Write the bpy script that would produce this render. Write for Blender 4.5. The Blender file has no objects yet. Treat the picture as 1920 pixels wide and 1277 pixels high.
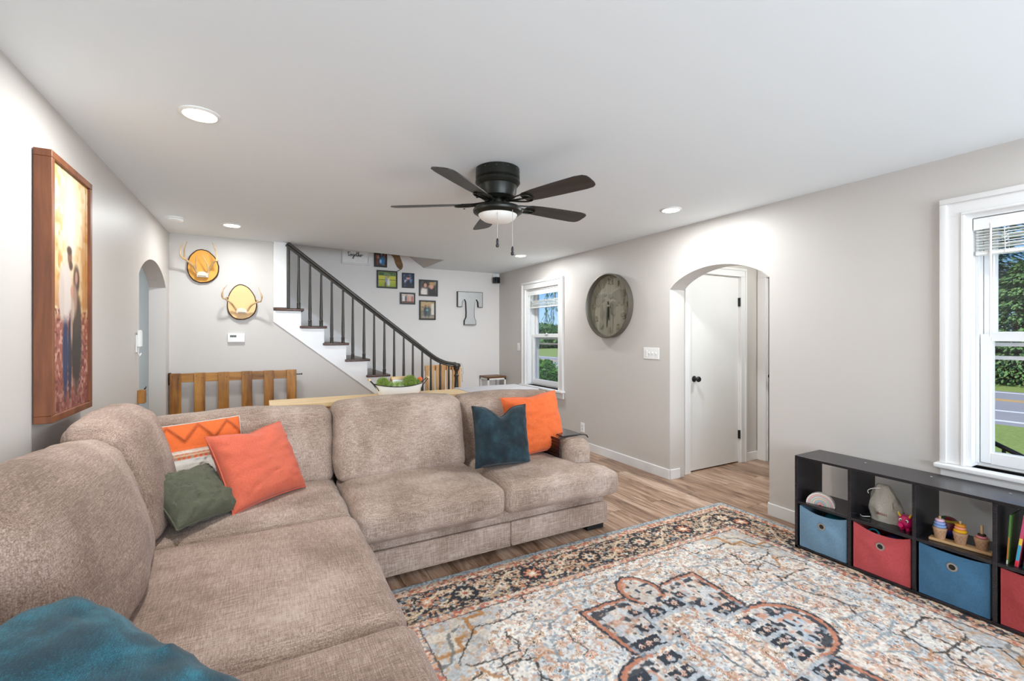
import bpy, bmesh, math, random
import numpy as np
from mathutils import Vector, Matrix, noise
random.seed(7)
PI = math.pi
SC = bpy.context.scene
COL = SC.collection

# ------------------------------------------------------------------ materials
def lin(c):
    if isinstance(c, str):
        c = tuple(int(c[i:i+2], 16) / 255 for i in (0, 2, 4))
    return tuple(((x / 12.92) if x <= .04045 else ((x + .055) / 1.055) ** 2.4) for x in c) + (1,)

class NT:
    def __init__(s, name):
        s.m = bpy.data.materials.new(name); s.m.use_nodes = True
        s.t = s.m.node_tree; s.b = s.t.nodes['Principled BSDF']
    def n(s, typ, **kw):
        nd = s.t.nodes.new(typ)
        for k, v in kw.items():
            if k in nd.inputs: nd.inputs[k].default_value = v
            else: setattr(nd, k, v)
        return nd
    def l(s, a, b): s.t.links.new(a, b)
    def coord(s, sx=1, sy=1, sz=1, kind='Object', rot=(0, 0, 0)):
        tc = s.n('ShaderNodeTexCoord'); mp = s.n('ShaderNodeMapping')
        mp.inputs['Scale'].default_value = (sx, sy, sz); mp.inputs['Rotation'].default_value = rot
        s.l(tc.outputs[kind], mp.inputs[0]); return mp.outputs[0]
    def noise(s, vec, scale=5, detail=4, rough=.55, dist=0):
        nd = s.n('ShaderNodeTexNoise'); nd.inputs['Scale'].default_value = scale
        nd.inputs['Detail'].default_value = detail; nd.inputs['Roughness'].default_value = rough
        nd.inputs['Distortion'].default_value = dist
        if vec is not None: s.l(vec, nd.inputs['Vector'])
        return nd.outputs['Fac']
    def ramp(s, fac, stops):
        r = s.n('ShaderNodeValToRGB'); e = r.color_ramp.elements
        while len(e) < len(stops): e.new(.5)
        for el, (p, c) in zip(e, stops): el.position = p; el.color = lin(c) if not isinstance(c, float) else (c, c, c, 1)
        s.l(fac, r.inputs[0]); return r.outputs[0]
    def mix(s, fac, a, b, mode='MIX'):
        m = s.n('ShaderNodeMix', data_type='RGBA', blend_type=mode)
        for sock, v in ((m.inputs[0], fac), (m.inputs[6], a), (m.inputs[7], b)):
            if hasattr(v, 'is_output'): s.l(v, sock)
            else: sock.default_value = v if isinstance(v, (float, int)) else (lin(v) if isinstance(v, str) else v)
        return m.outputs[2]
    def math(s, op, a, b=0.0):
        m = s.n('ShaderNodeMath', operation=op)
        for sock, v in ((m.inputs[0], a), (m.inputs[1], b)):
            if hasattr(v, 'is_output'): s.l(v, sock)
            else: sock.default_value = v
        return m.outputs[0]
    def bump(s, h, strength=.3, dist=.002):
        b = s.n('ShaderNodeBump'); b.inputs['Strength'].default_value = strength; b.inputs['Distance'].default_value = dist
        s.l(h, b.inputs['Height']); s.l(b.outputs[0], s.b.inputs['Normal'])
    def base(s, c):
        if hasattr(c, 'is_output'): s.l(c, s.b.inputs['Base Color'])
        else: s.b.inputs['Base Color'].default_value = lin(c)
    def set(s, **kw):
        for k, v in kw.items(): s.b.inputs[k.replace('_', ' ')].default_value = v
        return s

def m_plain(name, col, rough=.5, metal=0, var=.06, vscale=6, bump=0, bscale=200, **kw):
    t = NT(name); v = t.coord()
    nz = t.noise(v, vscale, 3)
    c = lin(col)[:3]
    lo = tuple(x * (1 - var) for x in c) + (1,); hi = tuple(min(1, x * (1 + var)) for x in c) + (1,)
    t.l(t.mix(nz, lo, hi), t.b.inputs['Base Color'])
    t.set(Roughness=rough, Metallic=metal, **kw)
    if bump: t.bump(t.noise(v, bscale, 2), bump, .001)
    return t.m

def m_wood(name, stops, along='x', scale=8, stretch=14, rough=.5, bump=.15, big=1.5):
    t = NT(name); s = [stretch] * 3; s['xyz'.index(along)] = 1
    v = t.coord(*s); nz = t.noise(v, scale / 4, 6, .6, .6)
    v2 = t.coord(1, 1, 1); n2 = t.noise(v2, big, 3)
    f = t.math('ADD', t.math('MULTIPLY', nz, .75), t.math('MULTIPLY', n2, .25))
    t.l(t.ramp(f, stops), t.b.inputs['Base Color']); t.set(Roughness=rough)
    t.bump(nz, bump, .002); return t.m

def m_fabric(name, dark, mid, light, thread=260, rough=.95, sheen=.08, mott=.5, mscale=3, bump=.35):
    t = NT(name)
    a = t.noise(t.coord(thread * .06, thread, thread), 1, 3, .6)
    b = t.noise(t.coord(thread, thread * .06, thread), 1, 3, .6)
    c = t.noise(t.coord(thread, thread, thread * .06), 1, 3, .6)
    f = t.math('MULTIPLY', t.math('ADD', t.math('ADD', a, b), c), .3333)
    big = t.noise(t.coord(), mscale, 3, .5, .3)
    f2 = t.math('ADD', f, t.math('MULTIPLY', t.math('SUBTRACT', big, .5), mott))
    t.l(t.ramp(f2, [(.385, dark), (.5, mid), (.63, light)]), t.b.inputs['Base Color'])
    t.set(Roughness=rough); t.b.inputs['Sheen Weight'].default_value = sheen; t.b.inputs['Sheen Roughness'].default_value = .5
    t.bump(f, bump, .002); return t.m

def m_attr(name, rough=.6, fuzz=0, bump=0, coat=0, fscale=350):
    t = NT(name); a = t.n('ShaderNodeAttribute'); a.attribute_name = 'Col'
    c = a.outputs['Color']
    if fuzz:
        nz = t.noise(t.coord(), fscale, 3, .7)
        c = t.mix(1.0, c, t.ramp(nz, [(.25, 1 - fuzz), (.75, 1 + 0.0)]), 'MULTIPLY')
        if bump: t.bump(nz, bump, .004)
    t.l(c, t.b.inputs['Base Color']); t.set(Roughness=rough)
    if coat: t.b.inputs['Coat Weight'].default_value = coat
    return t.m

def m_emit(name, col, strength):
    t = NT(name); t.base(col); t.b.inputs['Emission Color'].default_value = lin(col); t.b.inputs['Emission Strength'].default_value = strength
    return t.m

def m_glass(name):
    t = NT(name)
    tr = t.n('ShaderNodeBsdfTransparent'); gl = t.n('ShaderNodeBsdfGlossy'); gl.inputs['Roughness'].default_value = .02
    lw = t.n('ShaderNodeLayerWeight'); lw.inputs['Blend'].default_value = .5
    f = t.math('ADD', t.math('MULTIPLY', t.math('POWER', lw.outputs['Facing'], 4.0), .35), .03)
    mx = t.n('ShaderNodeMixShader'); t.l(f, mx.inputs[0]); t.l(tr.outputs[0], mx.inputs[1]); t.l(gl.outputs[0], mx.inputs[2])
    t.l(mx.outputs[0], t.t.nodes['Material Output'].inputs['Surface']); return t.m

M = {}
M['wall'] = m_plain('wall_paint_greige', 'cac5bf', .45, var=.015, vscale=1.2, bump=.05, bscale=120)
M['wall2'] = m_plain('wall_paint_pale', 'e3dfdb', .55, var=.015, vscale=1.2, bump=.05, bscale=120)
M['kitchen'] = m_plain('wall_pale_window_blue', 'dfe7ea', .5, var=.02)  # pale wall; the blue of window light is put into its colour
M['ceil'] = m_plain('ceiling_paint', 'eef5f8', .8, var=.012, vscale=.7, bump=.06, bscale=60)
M['trim'] = m_plain('trim_paint_white', 'e6e5e3', .3, var=.015, vscale=3)
M['door'] = m_plain('door_paint_white', 'e4e4e1', .28, var=.02, vscale=4)
M['vinyl'] = m_plain('window_vinyl_white', 'e6e6e5', .35, var=.01)
M['black'] = m_plain('black_metal', '1b1c1d', .35, .6, var=.2, vscale=20)
M['blackp'] = m_plain('black_plastic', '141516', .4, 0, var=.2, vscale=20)
M['bronze'] = m_plain('fan_black_metal', '23241f', .38, .5, var=.15, vscale=12)
M['stair_black'] = m_plain('stair_black_paint', '36322c', .33, .0, var=.15, vscale=10)
M['white_plastic'] = m_plain('white_plastic', 'efefec', .4, var=.02)
M['white_metal'] = m_plain('white_enamel', 'e9e9e6', .4, .1, var=.03, vscale=20)
M['chrome'] = m_plain('brushed_steel', 'b8b4ac', .3, .9, var=.05)
M['glass'] = m_glass('window_glass')
M['frost'] = m_emit('frosted_glass_added_glow', 'e6e4de', .10)  # the bowl is not switched on; a faint glow is added to whiten it
M['lens'] = m_emit('downlight_lens_lit', 'fffaf2', 12)
M['tread'] = m_wood('stair_tread_wood', [(.3, '2e1a0f'), (.5, '4d2e1b'), (.7, '6b4429')], 'y', 10, rough=.3)
M['pallet'] = m_wood('pallet_wood_stained', [(.28, '4a2c10'), (.45, '8a5820'), (.6, 'b27a33'), (.78, 'c9954a')], 'z', 7, 9, rough=.45, big=5)
M['palleth'] = m_wood('pallet_wood_rail', [(.28, '5a3814'), (.45, '9a672a'), (.6, 'bd8438'), (.78, 'd4a054')], 'x', 7, 9, rough=.45, big=5)
M['pine'] = m_wood('pine_wood', [(.3, 'c9a472'), (.5, 'dcbd8d'), (.7, 'ead2a8')], 'x', 8, 10, rough=.45)
M['pinez'] = m_wood('pine_slat_wood', [(.3, 'c98f4e'), (.5, 'deb07a'), (.7, 'edca9c')], 'z', 8, 10, rough=.45)
M['espresso'] = m_wood('espresso_laminate', [(.3, '141215'), (.5, '1f1c1f'), (.75, '2f2a2c')], 'y', 10, 16, rough=.27, bump=.06)
M['blade'] = m_wood('fan_blade_wood', [(.3, '1d1b19'), (.5, '2c2926'), (.75, '45403b')], 'x', 12, 18, rough=.4, bump=.08)
M['frame_wood'] = m_wood('walnut_frame_wood', [(.3, '4b2713'), (.5, '6f3d1f'), (.75, '8f5630')], 'z', 8, 12, rough=.45)
M['stool_wood'] = m_wood('stool_top_wood', [(.3, '4a2f19'), (.5, '6f4a2a'), (.75, '8c6239')], 'x', 10, 10, rough=.4)
M['toy_wood'] = m_wood('toy_wood', [(.3, 'b98f61'), (.5, 'cfa877'), (.75, 'dfbe93')], 'y', 20, 8, rough=.5)
M['waffle'] = m_wood('waffle_wood', [(.3, 'b48a68'), (.5, 'c49d7b'), (.75, 'd3ae8d')], 'z', 20, 6, rough=.6)
M['bark'] = m_plain('bark', '3b2412', .9, var=.5, vscale=60, bump=.8, bscale=90)
M['slice'] = m_plain('plaque_wood_amber', 'e3a23c', .45, var=.1, vscale=5)
M['slice2'] = m_plain('plaque_wood_pale', 'e9bf84', .45, var=.06, vscale=5)
M['antler'] = m_wood('antler_bone', [(.3, '8d6a45'), (.5, 'c3a173'), (.75, 'eadbc0')], 'z', 20, 3, rough=.5)
M['skull'] = m_plain('skull_bone', 'd9cdbb', .7, var=.1, vscale=60)
M['sofa'] = m_fabric('sofa_chenille', '715d4e', '998475', 'beac9f', 300, mott=.35, mscale=3.5, sheen=.06)
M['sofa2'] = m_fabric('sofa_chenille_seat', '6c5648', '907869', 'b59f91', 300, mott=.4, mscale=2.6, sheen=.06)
M['orange'] = m_fabric('orange_cotton', 'b64e36', 'c55d43', 'd06f55', 500, mott=.15, sheen=.1, bump=.1)
M['orange2'] = m_fabric('bright_orange_cotton', 'c4531f', 'd8622b', 'e27744', 500, mott=.15, sheen=.1, bump=.1)
M['tealdark'] = m_fabric('dark_teal_velvet', '09161b', '10242b', '243d46', 700, mott=.7, mscale=9, sheen=.12, bump=.1)
M['teal'] = m_fabric('teal_velvet', '052a34', '0b4350', '1e6878', 700, mott=.8, mscale=7, sheen=.12, bump=.1)
M['green'] = m_fabric('olive_cotton', '3a3b2c', '4d4e3c', '63634d', 800, mott=.2, sheen=.1, bump=.1)
M['piping_black'] = m_plain('black_piping', '14110f', .8)
M['bin_blue'] = m_fabric('blue_bin_fabric', '305a78', '3c6a8a', '4a7a9b', 900, mott=.12, sheen=.15, bump=.08)
M['bin_blue2'] = m_fabric('light_blue_bin_fabric', '5b7b92', '6f90a7', '86a4ba', 900, mott=.12, sheen=.15, bump=.08)
M['bin_red'] = m_fabric('red_bin_fabric', '8f2e30', 'a33a3b', 'b64c4b', 900, mott=.12, sheen=.15, bump=.08)
M['bin_pink'] = m_fabric('coral_red_bin_fabric', 'a83c40', 'bb4a4d', 'c95c60', 900, mott=.15, sheen=.15, bump=.08)
M['canvas'] = m_fabric('canvas_cloth', 'a09a8d', 'bab4a6', 'd1ccc0', 700, mott=.1, sheen=.1, bump=.1)
M['grass'] = m_plain('lawn_grass', '8f9f4a', .95, var=.45, vscale=14, bump=.8, bscale=40)
M['asphalt'] = m_plain('road_asphalt', 'a39f99', .9, var=.08, vscale=2)
M['roadwhite'] = m_plain('road_paint_white', 'f0f0ee', .8)
M['roadyellow'] = m_plain('road_paint_yellow', 'e6b34a', .8)
M['leafdark'] = m_plain('spruce_needles', '56755a', .8, var=.5, vscale=3.5)
M['leafmid'] = m_plain('tree_leaves', '6f9350', .8, var=.5, vscale=3)
M['leafhedge'] = m_plain('hedge_leaves', '6fa545', .8, var=.45, vscale=3)
M['trunk'] = m_plain('tree_bark', '4b3a2c', .9, var=.3, vscale=8)
M['siding'] = m_plain('house_siding', 'c9c6bf', .7, var=.03)

def m_floor():
    t = NT('vinyl_plank_floor')
    v = t.coord(1, 1, 1, rot=(0, 0, PI / 2))
    br = t.n('ShaderNodeTexBrick'); br.offset = .37; br.offset_frequency = 3; br.squash = 1
    for k, x in (('Scale', 1.0), ('Mortar Size', .0012), ('Mortar Smooth', .1), ('Bias', 0.0), ('Brick Width', 1.22), ('Row Height', .152)):
        br.inputs[k].default_value = x
    br.inputs['Color1'].default_value = (0, 0, 0, 1); br.inputs['Color2'].default_value = (1, 1, 1, 1); br.inputs['Mortar'].default_value = (.5, .5, .5, 1)
    t.l(v, br.inputs['Vector'])
    # grain runs along the planks; each plank shifts its own grain
    tc = t.n('ShaderNodeTexCoord'); off = t.n('ShaderNodeVectorMath', operation='MULTIPLY_ADD')
    t.l(br.outputs['Color'], off.inputs[0]); off.inputs[1].default_value = (7, 31, 5); t.l(tc.outputs['Object'], off.inputs[2])
    mp = t.n('ShaderNodeMapping'); mp.inputs['Scale'].default_value = (11, 1.3, 1); t.l(off.outputs[0], mp.inputs[0])
    g = t.noise(mp.outputs[0], 1.6, 7, .62, 1.1)
    mp2 = t.n('ShaderNodeMapping'); mp2.inputs['Scale'].default_value = (90, 4, 1); t.l(off.outputs[0], mp2.inputs[0])
    fine = t.noise(mp2.outputs[0], 1, 4, .6)
    bw = t.n('ShaderNodeSeparateColor'); t.l(br.outputs['Color'], bw.inputs[0])
    f = t.math('ADD', t.math('MULTIPLY', g, .72), t.math('ADD', t.math('MULTIPLY', fine, .18), t.math('MULTIPLY', bw.outputs[0], .13)))
    c = t.ramp(f, [(.34, '5e4535'), (.45, '8a6c56'), (.55, 'ab8c75'), (.68, 'c9b09c'), (.8, 'd8c4b2')])
    c = t.mix(br.outputs['Fac'], c, '3a2a1f')
    t.l(c, t.b.inputs['Base Color']); t.set(Roughness=.32)
    t.bump(f, .08, .001); return t.m
M['floor'] = m_floor()

# ------------------------------------------------------------------ geometry helpers
def new(): return bmesh.new()
def box(bm, x0, y0, z0, x1, y1, z1, bev=0, seg=1, rot=None, piv=None):
    r = bmesh.ops.create_cube(bm, size=1)
    vs = r['verts']
    for v in vs:
        v.co = Vector(((x0 + x1) / 2 + v.co.x * (x1 - x0), (y0 + y1) / 2 + v.co.y * (y1 - y0), (z0 + z1) / 2 + v.co.z * (z1 - z0)))
    if bev:
        es = list({e for v in vs for e in v.link_edges})
        rr = bmesh.ops.bevel(bm, geom=es, offset=bev, segments=seg, affect='EDGES', profile=.6)
        vs = list(set(rr['verts']) | {v for v in vs if v.is_valid})
    if rot is not None:
        p = Vector(piv) if piv else Vector(((x0 + x1) / 2, (y0 + y1) / 2, (z0 + z1) / 2))
        for v in vs: v.co = rot @ (v.co - p) + p
    return vs
def lathe(bm, prof, c=(0, 0, 0), axis='z', seg=32, ang=2 * PI, cap=True):
    c = Vector(c); rings = []
    for r, h in prof:
        ring = []
        if r < 1e-6: ring = [bm.verts.new(c + ax(0, 0, h, axis))]
        else:
            for i in range(seg):
                a = ang * i / seg; ring.append(bm.verts.new(c + ax(r * math.cos(a), r * math.sin(a), h, axis)))
        rings.append(ring)
    for a, b in zip(rings, rings[1:]):
        for i in range(seg):
            j = (i + 1) % seg
            try:
                if len(a) == 1 and len(b) == 1: pass
                elif len(a) == 1: bm.faces.new((a[0], b[i], b[j]))
                elif len(b) == 1: bm.faces.new((a[i], b[0], a[j]))
                else: bm.faces.new((a[i], b[i], b[j], a[j]))
            except ValueError: pass
    for ring in (rings[0], rings[-1]):
        if cap and len(ring) > 2: bm.faces.new(ring)
def ax(u, v, h, axis):
    return Vector((u, v, h)) if axis == 'z' else (Vector((h, u, v)) if axis == 'x' else Vector((u, h, v)))
def tube(bm, pts, r, seg=8, caps=True, flat=1.0):
    pts = [Vector(p) for p in pts]; n = len(pts)
    rs = r if isinstance(r, (list, tuple)) else [r] * n
    prev = None; rings = []
    for i, p in enumerate(pts):
        t = (pts[min(i + 1, n - 1)] - pts[max(i - 1, 0)]).normalized()
        if prev is None:
            u = t.orthogonal().normalized()
        else: u = (prev - t * prev.dot(t)).normalized()
        prev = u; w = t.cross(u)
        rings.append([bm.verts.new(p + (u * math.cos(2 * PI * k / seg) + w * math.sin(2 * PI * k / seg) * flat) * rs[i]) for k in range(seg)])
    for a, b in zip(rings, rings[1:]):
        for k in range(seg): bm.faces.new((a[k], a[(k + 1) % seg], b[(k + 1) % seg], b[k]))
    if caps: bm.faces.new(rings[0][::-1]); bm.faces.new(rings[-1])
def prism(bm, pts, a, b, axis='y', bev=0):
    """outline of 2-D points extruded along axis from a to b. axis y: (x,z); x: (y,z); z: (x,y)"""
    def P3(p, h): return Vector((p[0], h, p[1])) if axis == 'y' else (Vector((h, p[0], p[1])) if axis == 'x' else Vector((p[0], p[1], h)))
    lo = [bm.verts.new(P3(p, a)) for p in pts]; hi = [bm.verts.new(P3(p, b)) for p in pts]
    n = len(pts)
    fs = [bm.faces.new(lo), bm.faces.new(hi[::-1])]
    for i in range(n): fs.append(bm.faces.new((lo[i], hi[i], hi[(i + 1) % n], lo[(i + 1) % n])))
    if bev: bmesh.ops.bevel(bm, geom=list({e for f in fs[:2] for e in f.edges}), offset=bev, segments=2, affect='EDGES')
def smooth_path(pts, k=4):
    pts = [Vector(p) for p in pts]; out = []
    for i in range(len(pts) - 1):
        p0 = pts[max(i - 1, 0)]; p1 = pts[i]; p2 = pts[i + 1]; p3 = pts[min(i + 2, len(pts) - 1)]
        for j in range(k):
            t = j / k
            out.append(.5 * ((2 * p1) + (p2 - p0) * t + (2 * p0 - 5 * p1 + 4 * p2 - p3) * t * t + (3 * p1 - p0 - 3 * p2 + p3) * t ** 3))
    out.append(pts[-1]); return out

def mesh_of(bm, name, mats, smooth=True, ang=35, keep=False):
    if not keep: bmesh.ops.recalc_face_normals(bm, faces=bm.faces)
    me = bpy.data.meshes.new(name); bm.to_mesh(me); bm.free()
    for m in (mats if isinstance(mats, (list, tuple)) else [mats]): me.materials.append(M[m] if isinstance(m, str) else m)
    if smooth:
        me.polygons.foreach_set('use_smooth', [True] * len(me.polygons))
        me.set_sharp_from_angle(angle=math.radians(ang))
    return me
def thing(name, label, cat, loc=(0, 0, 0), rz=0, group=None, kind=None):
    o = bpy.data.objects.new(name, None); COL.objects.link(o); o.location = loc; o.rotation_euler = (0, 0, rz)
    o.empty_display_size = .1
    tag(o, label, cat, group, kind); return o
def tag(o, label=None, cat=None, group=None, kind=None):
    if label: o['label'] = label
    if cat: o['category'] = cat
    if group: o['group'] = group
    if kind: o['kind'] = kind
    return o
def part(name, bm, mat, parent, label=None, world=False, **kw):
    """a part of a thing; world=True when the mesh was laid out in room coordinates"""
    if world:
        root = parent
        off = Vector((0, 0, 0))
        while root is not None: off += root.location; root = root.parent
        bmesh.ops.translate(bm, verts=bm.verts, vec=-off)
    o = bpy.data.objects.new(name, mesh_of(bm, name, mat, **kw)); COL.objects.link(o); o.parent = parent
    if label: o['label'] = label
    return o
def solo(name, bm, mat, label=None, cat=None, group=None, kind=None, **kw):
    """a one-mesh thing laid out in room coordinates; its origin goes to the middle of its base"""
    xs = [v.co for v in bm.verts]
    c = Vector(((min(v.x for v in xs) + max(v.x for v in xs)) / 2, (min(v.y for v in xs) + max(v.y for v in xs)) / 2, min(v.z for v in xs)))
    bmesh.ops.translate(bm, verts=bm.verts, vec=-c)
    o = bpy.data.objects.new(name, mesh_of(bm, name, mat, **kw)); COL.objects.link(o); o.location = c
    return tag(o, label, cat, group, kind)
def struct(name, bm, mat, **kw): return solo(name, bm, mat, kind='structure', **kw)
def dup(root, loc, rz=None, label=None, group=None):
    r = root.copy(); COL.objects.link(r); r.location = loc
    if rz is not None: r.rotation_euler = (0, 0, rz)
    if label: r['label'] = label
    if group: r['group'] = group
    for ch in list(root.children):
        c = ch.copy(); COL.objects.link(c); c.parent = r
        for g in ch.children:
            d = g.copy(); COL.objects.link(d); d.parent = c
    return r
# ------------------------------------------------------------------ the room shell
XL, XR, YB, YF, ZC = -.824, 3.456, 5.646, 6.76, 2.42
XRo = 3.656; XLo = -.954; YN = -2.7

def wall_cols(bm, axis, p0, p1, a0, a1, z0, z1, openings):
    cuts = {a0, a1}
    for op in openings: cuts |= {p[0] for p in op}
    cuts = sorted(c for c in cuts if a0 <= c <= a1)
    def at(op, a, side):
        for (x, lo, hi), (x2, lo2, hi2) in zip(op, op[1:]):
            if x <= a <= x2 and x2 > x:
                t = (a - x) / (x2 - x); return lo + (lo2 - lo) * t, hi + (hi2 - hi) * t
    def cell(a, b, la, lb, ha, hb):
        if axis == 'x': P = lambda p, q, z: Vector((p, q, z))
        else: P = lambda p, q, z: Vector((q, p, z))
        v = [bm.verts.new(P(p, q, z)) for p, q, z in ((p0, a, la), (p1, a, la), (p1, b, lb), (p0, b, lb), (p0, a, ha), (p1, a, ha), (p1, b, hb), (p0, b, hb))]
        for f in ((0, 1, 2, 3), (4, 5, 6, 7), (0, 1, 5, 4), (1, 2, 6, 5), (2, 3, 7, 6), (3, 0, 4, 7)): bm.faces.new([v[i] for i in f])
    for a, b in zip(cuts, cuts[1:]):
        mid = (a + b) / 2; hit = None
        for op in openings:
            if op[0][0] < mid < op[-1][0]: hit = op
        if hit is None: cell(a, b, z0, z0, z1, z1); continue
        e = 1e-6; la, ha = at(hit, a + e, 0); lb, hb = at(hit, b - e, 0)
        if max(la, lb) > z0 + 1e-4: cell(a, b, z0, z0, la, lb)
        if min(ha, hb) < z1 - 1e-4: cell(a, b, ha, hb, z1, z1)
    bmesh.ops.remove_doubles(bm, verts=bm.verts, dist=1e-5)
    seen = {}
    for f in bm.faces: seen.setdefault(frozenset(v.index for v in f.verts), []).append(f)
    bm.verts.index_update(); seen = {}
    for f in bm.faces: seen.setdefault(frozenset(v.index for v in f.verts), []).append(f)
    kill = [f for fs in seen.values() if len(fs) > 1 for f in fs]
    bmesh.ops.delete(bm, geom=kill, context='FACES_ONLY')

def arch(y0, y1, zs0, zs1, top, n=18, sq=.8):
    out = []
    for i in range(n + 1):
        t = -1 + 2 * i / n; y = (y0 + y1) / 2 + t * (y1 - y0) / 2
        base = zs0 + (zs1 - zs0) * (i / n)
        out.append((y, -.01, base + (top - base) * max(0, (1 - abs(t) ** 2)) ** sq))
    return out
def rect(a0, a1, z0, z1): return [(a0, z0, z1), (a1, z0, z1)]

W1 = (5.0, 5.865, .665, 2.07)     # window openings in the right wall: y0, y1, z0, z1
W2 = (.155, 1.015, .665, 2.07)
bm = new(); wall_cols(bm, 'x', XR, XRo, YN, YF + .1, 0, ZC, [rect(-2.3, -1.4, .665, 2.07), rect(-1.15, -.25, .665, 2.07), rect(*W2), arch(2.145, 3.131, 1.853, 1.839, 2.012), rect(*W1)])  # the first two openings are unseen, added to bring in fill light
struct('wall_right', bm, 'wall', ang=25)
bm = new(); wall_cols(bm, 'x', XLo, XL, YN, YB + .1, 0, ZC, [arch(4.384, 5.466, 1.868, 1.855, 2.04)])
struct('wall_left', bm, 'wall', ang=25)
bm = new(); wall_cols(bm, 'y', YN - .15, YN, XLo, XRo, 0, ZC, [rect(-.1, 1.1, .6, 2.1), rect(1.7, 2.9, .6, 2.1)])  # both openings are added behind the camera for fill light
struct('wall_near', bm, 'wall')
bm = new(); prism(bm, [(XL, 0), (2.12, 0), (.1, 1.546), (.1, ZC), (XL, ZC)], YB, YB + .09, 'y')
struct('wall_back', bm, 'wall', smooth=False)
bm = new(); box(bm, XLo, YF, 0, XRo, YF + .1, 4.1)
struct('wall_far', bm, 'wall2', smooth=False)
bm = new(); prism(bm, [(XLo, YN - .15), (XRo, YN - .15), (XRo, YF), (2.16, YF), (2.167, 5.88), (.1, YB - .001), (XLo, YB)], ZC, ZC + .2, 'z')
struct('ceiling', bm, 'ceil', smooth=False)
# upper stairwell: boxed in, its sloped soffit shows past the ceiling edge
bm = new(); prism(bm, [(2.16, ZC + .001), (2.16, ZC + .2), (0.25, 4.1 - .25), (0.15, 3.82)], 5.6, YF, 'y')
struct('wall_stairwell_soffit', bm, 'wall', smooth=False)
bm = new(); box(bm, XLo, YB - .1, ZC + .2, 2.3, YB, 4.1); box(bm, XLo - .05, YB, ZC - .3, XLo, YF, 4.1); box(bm, XLo, YB - .1, 4.1, 2.3, YF + .1, 4.2)
struct('wall_stairwell_upper', bm, 'wall2', smooth=False)
bm = new(); box(bm, -3.6, YN - .15, -.1, XRo, 7.5, 0); box(bm, XRo, 1.95, -.1, 5.6, 4.3, 0)
struct('floor', bm, 'floor', smooth=False)

# side room behind the left arch and hall behind the right arch
bm = new(); box(bm, -3.6, 2.6, 0, -3.5, 7.4, ZC); box(bm, -3.5, 6.6, 0, XLo - .051, 6.7, ZC); box(bm, -3.5, 2.6, 0, XLo, 2.7, ZC)
struct('wall_side_room', bm, 'kitchen', smooth=False)
bm = new(); box(bm, -3.6, 2.6, ZC, XLo, 7.4, ZC + .1); struct('ceiling_side_room', bm, 'ceil', smooth=False)
HY = 3.18
bm = new(); wall_cols(bm, 'y', HY, HY + .1, XRo, 5.6, 0, ZC, [rect(3.79, 4.59, -.01, 2.035)])
struct('wall_hall_back', bm, 'wall', smooth=False)
bm = new(); wall_cols(bm, 'x', 4.9, 5.0, 2.05, HY, 0, ZC, [rect(2.27, 3.07, -.01, 2.035)])
struct('wall_hall_side', bm, 'wall', smooth=False)
bm = new(); box(bm, XRo, 1.95, 0, 5.6, 2.05, ZC); box(bm, 5.5, 2.05, 0, 5.6, HY, ZC); box(bm, 3.7, HY + .1, 0, 3.75, 4.2, ZC); box(bm, 3.7, 4.2, 0, 4.7, 4.25, ZC); box(bm, 4.65, HY + .1, 0, 4.7, 4.2, ZC)
struct('wall_hall_near', bm, 'wall', smooth=False)
bm = new(); box(bm, XRo, 1.95, ZC, 5.6, 4.3, ZC + .1); struct('ceiling_hall', bm, 'ceil', smooth=False)

# baseboards
BH, BT = .095, .014
def board(name, segs):
    bm = new()
    for s in segs: box(bm, *s, bev=.003)
    struct(name, bm, 'trim')
board('baseboard_right', [(XR - BT, 3.131, 0, XR, YF, BH), (XR - BT, YN, 0, XR, 2.145, BH), (XR - .0005, 3.117, 0, XR + .13, 3.1305, BH), (XR - .0005, 2.1455, 0, XR + .13, 2.159, BH)])
board('baseboard_left', [(XL, YN, 0, XL + BT, 4.384, BH), (XL, 5.466, 0, XL + BT, YB, BH)])
board('baseboard_back', [(XL, YB - BT, 0, 2.0, YB, BH)])
board('baseboard_far', [(2.3, YF - BT, 0, XR, YF, BH)])
board('baseboard_near', [(XL, YN, 0, XR, YN + BT, BH)])
board('baseboard_hall', [(XRo, HY - BT, 0, 3.70, HY, BH), (4.69, HY - BT, 0, 4.9, HY, BH), (4.9 - BT, 2.05, 0, 4.9, 2.17, BH)])

# door casings
def casing_y(name, x0, x1, y, z1, w=.09):
    bm = new()
    for a, b in ((x0 - w, x0), (x1, x1 + w)):
        box(bm, a, y - .018, 0, b, y, z1, bev=.002)
        box(bm, (a if a < x0 - .01 else b - .025), y - .026, 0, (a + .025 if a < x0 - .01 else b), y - .0185, z1 + w - .025, bev=.002)
    box(bm, x0 - w, y - .018, z1, x1 + w, y, z1 + w, bev=.002); box(bm, x0 - w, y - .026, z1 + w - .025, x1 + w, y - .0185, z1 + w, bev=.002)
    box(bm, x0 - .001, y + .001, 0, x0 + .006, y + .1, z1 - .007); box(bm, x1 - .006, y + .001, 0, x1 + .001, y + .1, z1 - .007); box(bm, x0 - .001, y + .001, z1 - .006, x1 + .001, y + .1, z1 + .001)
    struct(name, bm, 'trim')
casing_y('trim_1', 3.79, 4.59, HY, 2.035)
bm = new()
for a, b in ((2.17, 2.27), (3.07, 3.17)): box(bm, 4.882, a, 0, 4.9, b, 2.035, bev=.002)
box(bm, 4.882, 2.17, 2.035, 4.9, 3.17, 2.125, bev=.004)
box(bm, 4.901, 3.06, 0, 5.0, 3.071, 2.03); box(bm, 4.901, 2.269, 0, 5.0, 2.28, 2.03)
struct('trim_2', bm, 'trim')

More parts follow.
